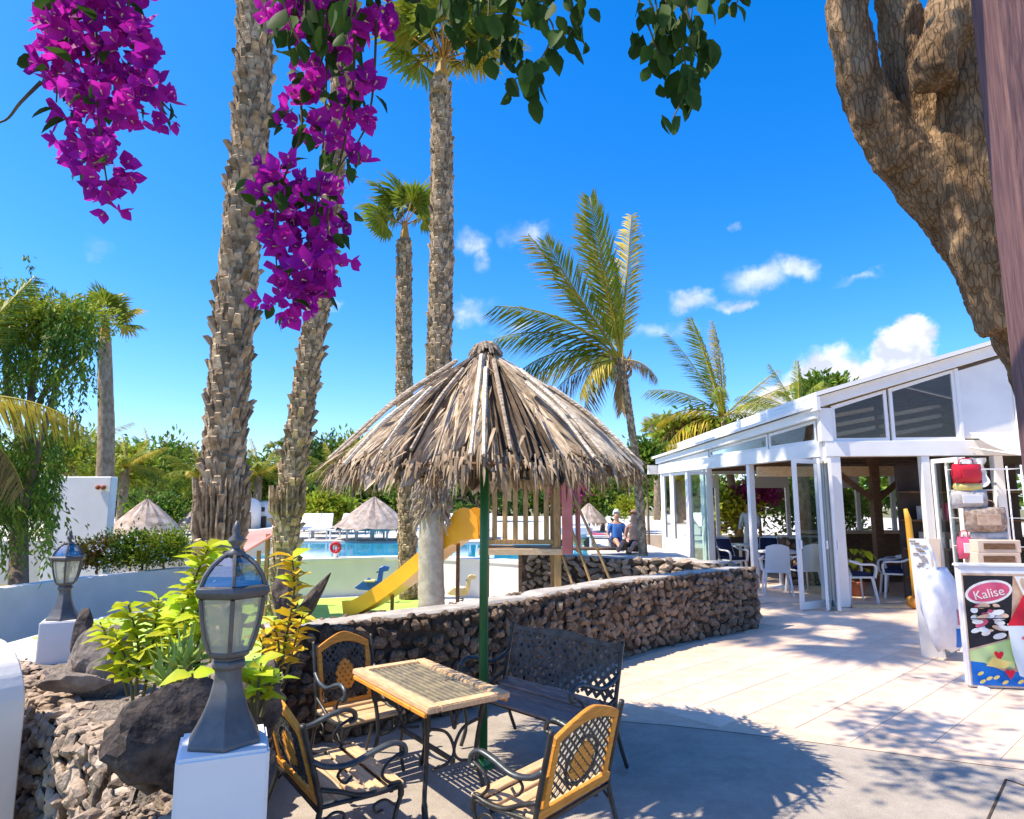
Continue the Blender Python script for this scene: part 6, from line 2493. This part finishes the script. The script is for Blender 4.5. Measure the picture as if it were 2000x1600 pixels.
# pink-roofed playhouse
ph = thing('playhouse', 'small playhouse with a slanting pink roof and yellow bench', 'playhouse')
c0 = D(468, 1085, 11.2)
c1 = D(540, 1037, 11.2)
mb = MB()
v = [D(464, 1090, 10.8), D(542, 1043, 10.8), D(546, 1036, 12.0), D(470, 1044, 12.0)]
mb.add(v + [p_ + Vector((0, 0, .05)) for p_ in v], [(0, 3, 2, 1), (4, 5, 6, 7), (0, 1, 5, 4), (1, 2, 6, 5), (2, 3, 7, 6), (3, 0, 4, 7)])
mb.build('roof', 'pink_roof', ph, bevel=.01)
for x, y in ((c0.x + .05, 10.97), (c1.x - .05, 10.97), (c0.x + .05, 11.92), (c1.x - .05, 11.92)):
    zt = c0.z + (c1.z - c0.z) * (x - c0.x) / (c1.x - c0.x)
    MB().box((x, y, (zt - .1) / 2), (.06, .06, zt + .1 - .01)).build('post', 'wood_play', ph)
MB().box(((c0.x + c1.x) / 2, 11.2, .32), (.6, .3, .05)).build('bench', 'yellow_plastic', ph, bevel=.01)
MB().box(((c0.x + c1.x) / 2, 11.0, .66), (.62, .05, .10)).build('counter', 'yellow_plastic', ph, bevel=.01)


def spring_rider(label, p, m1, m2, flip=1, s=1.0):
    t = thing('spring_rider', label, 'spring rider', p, 0)
    t.scale = (s, s, s)
    coil = MB().tube([(.07 * math.cos(a), .07 * math.sin(a), .02 + .18 * a / (8 * PI)) for a in np.linspace(0, 8 * PI, 60)], .012, 6)
    coil.build('spring', 'iron_worn', t)
    out = [(-.34, .30), (-.24, .26), (.10, .24), (.20, .30), (.24, .62), (.34, .64), (.36, .72), (.24, .74), (.16, .70), (.12, .46), (.04, .42), (-.06, .50), (-.16, .44)]
    mb = MB()
    n_ = len(out)
    mb.v = [(flip * x, -.04, z) for x, z in out] + [(flip * x, .04, z) for x, z in out]
    mb.f = [tuple(range(n_)), tuple(range(n_, 2 * n_))[::-1]] + [(i, n_ + i, n_ + (i + 1) % n_, (i + 1) % n_) for i in range(n_)]
    mb.build('body', m1, t, bevel=.008)
    MB().box((flip * -.02, 0, .44), (.22, .2, .04)).build('seat', m2, t, bevel=.012)
    MB().tube([(flip * .14, -.16, .62), (flip * .14, .16, .62)], .014, 8).build('handle', 'iron_worn', t)
    MB().lathe([(.14, 0), (.14, .02), (.08, .03)], 14).build('base', 'iron', t)
    return t


p = G(735, 1170, -.094)
spring_rider('blue swan shaped spring rider on the green play floor', (p.x, 12.4, -.094), 'blue_plastic', 'yellow_plastic', 1, .9)
p = D(900, 1150, 12.0)
spring_rider('pale cream spring rider under the slide tower', (p.x, 12.0, -.1), 'yellow_plastic', 'white_paint', 1, .75)
bl_ = thing('beach_ball_post', 'white pool post with a red ring by the water', 'post', (D(652, 1095, 13.25).x, 13.4, .64))
MB().tube([(0, 0, 0), (0, 0, .28)], .05, 10).build('post', 'white_metal', bl_, smooth=True)
MB().tube([(.09 * math.cos(a), -.06, .20 + .09 * math.sin(a)) for a in np.linspace(0, 2 * PI, 17)], .03, 8).build('ring', 'red_plastic', bl_, smooth=True)

# ------------------------------------------------------------------ small thatched parasols round the pool
def small_parasol(label, px, apex_py, eave_py, half_px, d, z0=.6):
    top, ed = D(px, apex_py, d), D(px, eave_py, d)
    r = half_px * d / F
    t = thing('thatched_sunshade', label, 'parasol', (top.x, d, z0))
    MB().tube([(0, 0, 0), (0, 0, top.z - z0 - .05)], .035, 8).build('pole', 'iron', t, smooth=True)
    n_ = 14
    for k in range(n_):
        a0, a1 = 2 * PI * k / n_, 2 * PI * (k + 1.15) / n_
        mb = MB()
        segs = 4
        for i in range(segs + 1):
            tt = i / segs
            for q in range(3):
                a = a0 + (a1 - a0) * q / 2
                rr = r * tt * (1 + (.04 * math.sin(k * 7 + q * 3) if i == segs else 0))
                z = (top.z - z0) - (top.z - ed.z) * tt ** 1.12 + (.05 * r if q == 1 else 0) + .01
                mb.v.append((rr * math.cos(a) + .02 * math.cos(a), rr * math.sin(a) + .02 * math.sin(a), z - (.06 * random.random() if i == segs else 0)))
        for i in range(segs):
            for q in range(2):
                a = i * 3 + q
                mb.f.append((a, a + 3, a + 4, a + 1))
        mb.build('palm_leaf', 'thatch_far', t)
    fr = MB()
    for k in range(70):
        a = random.uniform(0, 2 * PI)
        o = Vector((math.cos(a), math.sin(a), 0))
        p0 = o * r * .97 + Vector((0, 0, ed.z - z0))
        q = p0 + Vector((0, 0, -random.uniform(.08, .22)))
        sd_ = Vector((-o.y, o.x, 0)) * .03
        fr.add([p0 - sd_, p0 + sd_, q], [(0, 1, 2)])
    fr.build('fringe', 'thatch_far', t, kind='stuff')
    return t


small_parasol('thatched sunshade of thick splayed fronds behind the hedge', 288, 978, 1042, 68, 18.5, -.65)
small_parasol('thatched sunshade standing by the water behind the slide', 731, 974, 1032, 72, 20.6)
small_parasol('thatched sunshade small and round near the yellow green bush', 596, 988, 1014, 22, 27)
small_parasol('thatched sunshade just left of the big one by the water', 648, 992, 1018, 20, 26)
small_parasol('thatched sunshade beside the bright tree and the pavilion', 1150, 985, 1020, 34, 21.5)
small_parasol('thatched sunshade partly behind the thick leaning trunk', 378, 998, 1030, 30, 24, -.65)

# white huts
for (px, py0, py1, hw_, d, lab) in ((488, 972, 1045, 22, 30, 'white rounded hut left between the leaning trunks'), (518, 978, 1045, 18, 31, 'white rounded hut right between the leaning trunks'), (600, 985, 1030, 14, 33, 'small white hut right of the slender trunk')):
    t_, b_ = D(px, py0, d), D(px, py1, d)
    r = hw_ * d / F
    h = thing('white_hut', lab, 'hut', (t_.x, d, .6 if d > 20 else 0))
    H_ = t_.z - .6
    MB().lathe([(r, 0), (r, H_ * .62), (r * .92, H_ * .82), (r * .6, H_ * .95), (r * .1, H_)], 18).build('body', 'white_paint', h, smooth=True)
    MB().box((0, -r * .93, H_ * .68), (r * .7, .12, H_ * .16)).build('window', 'inner_dark', h, bevel=.02)
    MB().box((r * .3, -r * .9, H_ * .22), (r * .5, .16, H_ * .42)).build('door', 'inner_dark', h, bevel=.02)

# ------------------------------------------------------------------ sun loungers
def lounger(label, p, rz, towel, group=None):
    t = thing('sun_lounger', label, 'sun lounger', p, rz, group)
    MB().box((0, .25, .30), (.62, 1.25, .05)).build('bed', 'plastic_white', t, bevel=.015)
    MB().box((0, 0, 0), (.62, .75, .05), Matrix.Translation((0, -.62, .52)) @ Matrix.Rotation(-.75, 4, 'X')).build('backrest', 'plastic_white', t, bevel=.015)
    for x in (-.26, .26):
        for y in (-.3, .78):
            MB().box((x, y, .14), (.05, .05, .28)).build('leg', 'plastic_white', t)
    MB().box((0, .25, .337), (.5, 1.2, .02)).build('towel', towel, t, bevel=.008)
    return t


cols = ('cloth_white', 'cloth_blue', 'cloth_white', 'cloth_dark', 'cloth_white', 'cloth_white', 'cloth_blue', 'print_pink', 'cloth_white', 'cloth_white')
names = ('white', 'blue', 'white', 'black', 'white', 'white', 'blue', 'pink', 'white', 'white')
lnames = ('white towel sun lounger first of the poolside row beside the huts', 'blue towel sun lounger second in the row from the huts', 'white towel sun lounger between a blue and a black one', 'black towel sun lounger in the row beyond the pool',
          'white towel sun lounger just past the black one', 'white towel sun lounger just before the second blue one', 'blue towel sun lounger beside the pink one', 'pink towel sun lounger in the row beyond the pool', 'white towel sun lounger just past the pink one', 'white towel sun lounger last of the row towards the pavilion')
for k in range(10):
    lounger(lnames[k], (-7.6 + .74 * k + random.uniform(-.1, .1), 21.4 + .25 * math.sin(k), .6), PI + random.uniform(-.2, .2), cols[k], 'sun loungers beyond the pool')
lounger('white sun lounger with a pink towel between pool and pavilion', (2.0, 17.6, .6), PI + .3, 'print_pink')
cv = thing('covered_cart', 'white cloth covered cart on the deck beside the pink tower panel', 'cart', (D(1122, 1060, 17.5).x, 17.2, .6))
MB().box((0, 0, .42), (.85, .6, .36)).build('cover', 'cloth_white', cv, bevel=.1, seg=3)
MB().box((.1, -.02, .15), (.6, .5, .16)).build('base', 'yellow_plastic', cv, bevel=.03)
for x in (-.3, .3):
    MB().lathe([(.05, -.03), (.12, -.03), (.12, .03), (.05, .03)], 14, Matrix.Translation((x, -.28, .12)) @ Matrix.Rotation(R(90), 4, 'X')).build('wheel', 'iron', cv)
bt = thing('deck_bench', 'long dark wooden bench seat on the deck behind the pale wall', 'bench', (D(1150, 1065, 15.5).x, 14.8, .6))
MB().box((0, 0, .12), (1.9, .35, .05)).build('seat', 'wood_brown', bt, bevel=.008)
for x in (-.8, .8):
    MB().box((x, 0, .05), (.08, .3, .1)).build('leg', 'wood_brown', bt)


# ------------------------------------------------------------------ people
def person(label, joints, radii, edges, p, rz, cloth, head, hairm='hair', extra=None):
    """one continuous body grown over a skeleton; clothes and hair are child meshes"""
    t = thing('person', label, 'person', p, rz)
    names_ = list(joints)
    me = bpy.data.meshes.new('body')
    me.from_pydata([joints[k] for k in names_], [(names_.index(a), names_.index(b)) for a, b in edges], [])
    o = obj('body', me, 'skin', t)
    o.modifiers.new('skin', 'SKIN')
    for i, k in enumerate(names_):
        me.skin_vertices[0].data[i].radius = (radii[k], radii[k] * .85)
    me.skin_vertices[0].data[names_.index('pelvis')].use_root = True
    sb = o.modifiers.new('sub', 'SUBSURF')
    sb.levels = sb.render_levels = 2
    dg = bpy.context.evaluated_depsgraph_get()
    nm_ = bpy.data.meshes.new_from_object(o.evaluated_get(dg))
    o.modifiers.clear()
    o.data = nm_
    if len(nm_.materials) == 0:
        nm_.materials.append(MATS['skin'])
    nm_.polygons.foreach_set('use_smooth', [True] * len(nm_.polygons))
    # clothing: the body's faces inside the given boxes, pushed outwards
    for (cname, m_, test) in cloth:
        bm = bmesh.new()
        bm.from_mesh(nm_)
        bm.normal_update()
        kill = [f for f in bm.faces if not test(f.calc_center_median())]
        bmesh.ops.delete(bm, geom=kill, context='FACES')
        for v in bm.verts:
            v.co += v.normal * .014
        cm = bpy.data.meshes.new(cname)
        bm.to_mesh(cm)
        bm.free()
        cm.polygons.foreach_set('use_smooth', [True] * len(cm.polygons))
        cm.materials.clear()
        obj(cname, cm, m_, t)
    h = Vector(head)
    hd = MB()
    for i in range(9):
        for k in range(14):
            th, phi = PI * (.02 + .55 * i / 8), 2 * PI * k / 14
            hd.v.append((h.x + .088 * math.sin(th) * math.cos(phi), h.y - .015 + .105 * math.sin(th) * math.sin(phi) - .02 * (i / 8), h.z + .015 + .118 * math.cos(th)))
    for i in range(8):
        for k in range(14):
            a, b = i * 14 + k, i * 14 + (k + 1) % 14
            if not (i > 4 and 1 <= k <= 5):
                hd.f.append((a, b, b + 14, a + 14))
    hd.build('hair', hairm, t, smooth=True)
    return t


def skeleton(pose):
    """pose: 'stand' or 'sit'; front is +y"""
    J, Rr = {}, {}

    def j(n_, p, r):
        J[n_], Rr[n_] = p, r
    if pose == 'stand':
        z0, hip = 0, .93
        legs = {'hip': (.09, 0, .90), 'knee': (.11, .02, .49), 'ankle': (.11, -.02, .08), 'toe': (.12, .15, .035)}
    elif pose == 'floor':
        z0, hip = 0, .10
        legs = {'hip': (.09, .04, .10), 'knee': (.14, .42, .26), 'ankle': (.13, .78, .07), 'toe': (.13, .84, .18)}
    else:
        z0, hip = -.48, .45
        legs = {'hip': (.09, .02, .44), 'knee': (.13, .42, .47), 'ankle': (.13, .46, .08), 'toe': (.13, .62, .035)}
    j('pelvis', (0, 0, hip + .02), .135)
    j('waist', (0, .0, hip + .20), .12)
    j('chest', (0, .0, hip + .40), .145)
    j('neckb', (0, 0, hip + .54), .07)
    j('neck', (0, .01, hip + .60), .05)
    j('chin', (0, .03, hip + .66), .07)
    j('crown', (0, .02, hip + .78), .085)
    for s, n_ in ((1, 'l'), (-1, 'r')):
        for k, q in legs.items():
            j(n_ + k, (s * q[0], q[1], q[2]), {'hip': .085, 'knee': .058, 'ankle': .04, 'toe': .032}[k])
        j(n_ + 'sh', (s * .17, 0, hip + .48), .062)
        j(n_ + 'el', (s * .23, .02 if pose == 'stand' else -.02, hip + .24), .042)
        j(n_ + 'wr', (s * .20, .22, hip + .10) if pose != 'stand' else (s * .20, .2, hip + .16), .03)
        j(n_ + 'hd', (s * .18, .30, hip + .07) if pose != 'stand' else (s * .17, .28, hip + .17), .03)
    E = [('pelvis', 'waist'), ('waist', 'chest'), ('chest', 'neckb'), ('neckb', 'neck'), ('neck', 'chin'), ('chin', 'crown')]
    for n_ in 'lr':
        E += [('pelvis', n_ + 'hip'), (n_ + 'hip', n_ + 'knee'), (n_ + 'knee', n_ + 'ankle'), (n_ + 'ankle', n_ + 'toe'), ('neckb', n_ + 'sh'), (n_ + 'sh', n_ + 'el'), (n_ + 'el', n_ + 'wr'), (n_ + 'wr', n_ + 'hd')]
    return J, Rr, E, hip


J, Rr, E, hip = skeleton('floor')
shorts = ('shorts', 'cloth_dark', lambda c: c.z < .28 and c.y < .30)
p = D(1205, 1060, 16.2)
for (px, d_, lab, cl_, hm) in ((1205, 16.4, 'person in a blue top sitting on the pool deck', [('top', 'cloth_blue', lambda c: .2 < c.z < .62 and abs(c.x) < .22 and c.y < .2), shorts], 'cloth_white'), (1240, 15.2, 'bare chested person sitting beside the pavilion corner', [shorts], 'skin')):
    p = D(px, 1060, d_)
    person(lab, J, Rr, E, (p.x, d_, .6), PI + random.uniform(-.5, .5), cl_, (0, .03, hip + .75), hm)
J, Rr, E, hip = skeleton('stand')
person('person in a white shirt and dark shorts standing inside the pavilion', J, Rr, E, (6.05, 16.9, .01), PI * .8, [('shirt', 'cloth_white', lambda c: 1.0 < c.z < 1.46 and abs(c.x) < .25), ('shorts', 'cloth_white', lambda c: .55 < c.z < 1.02)], (0, .03, hip + .75))
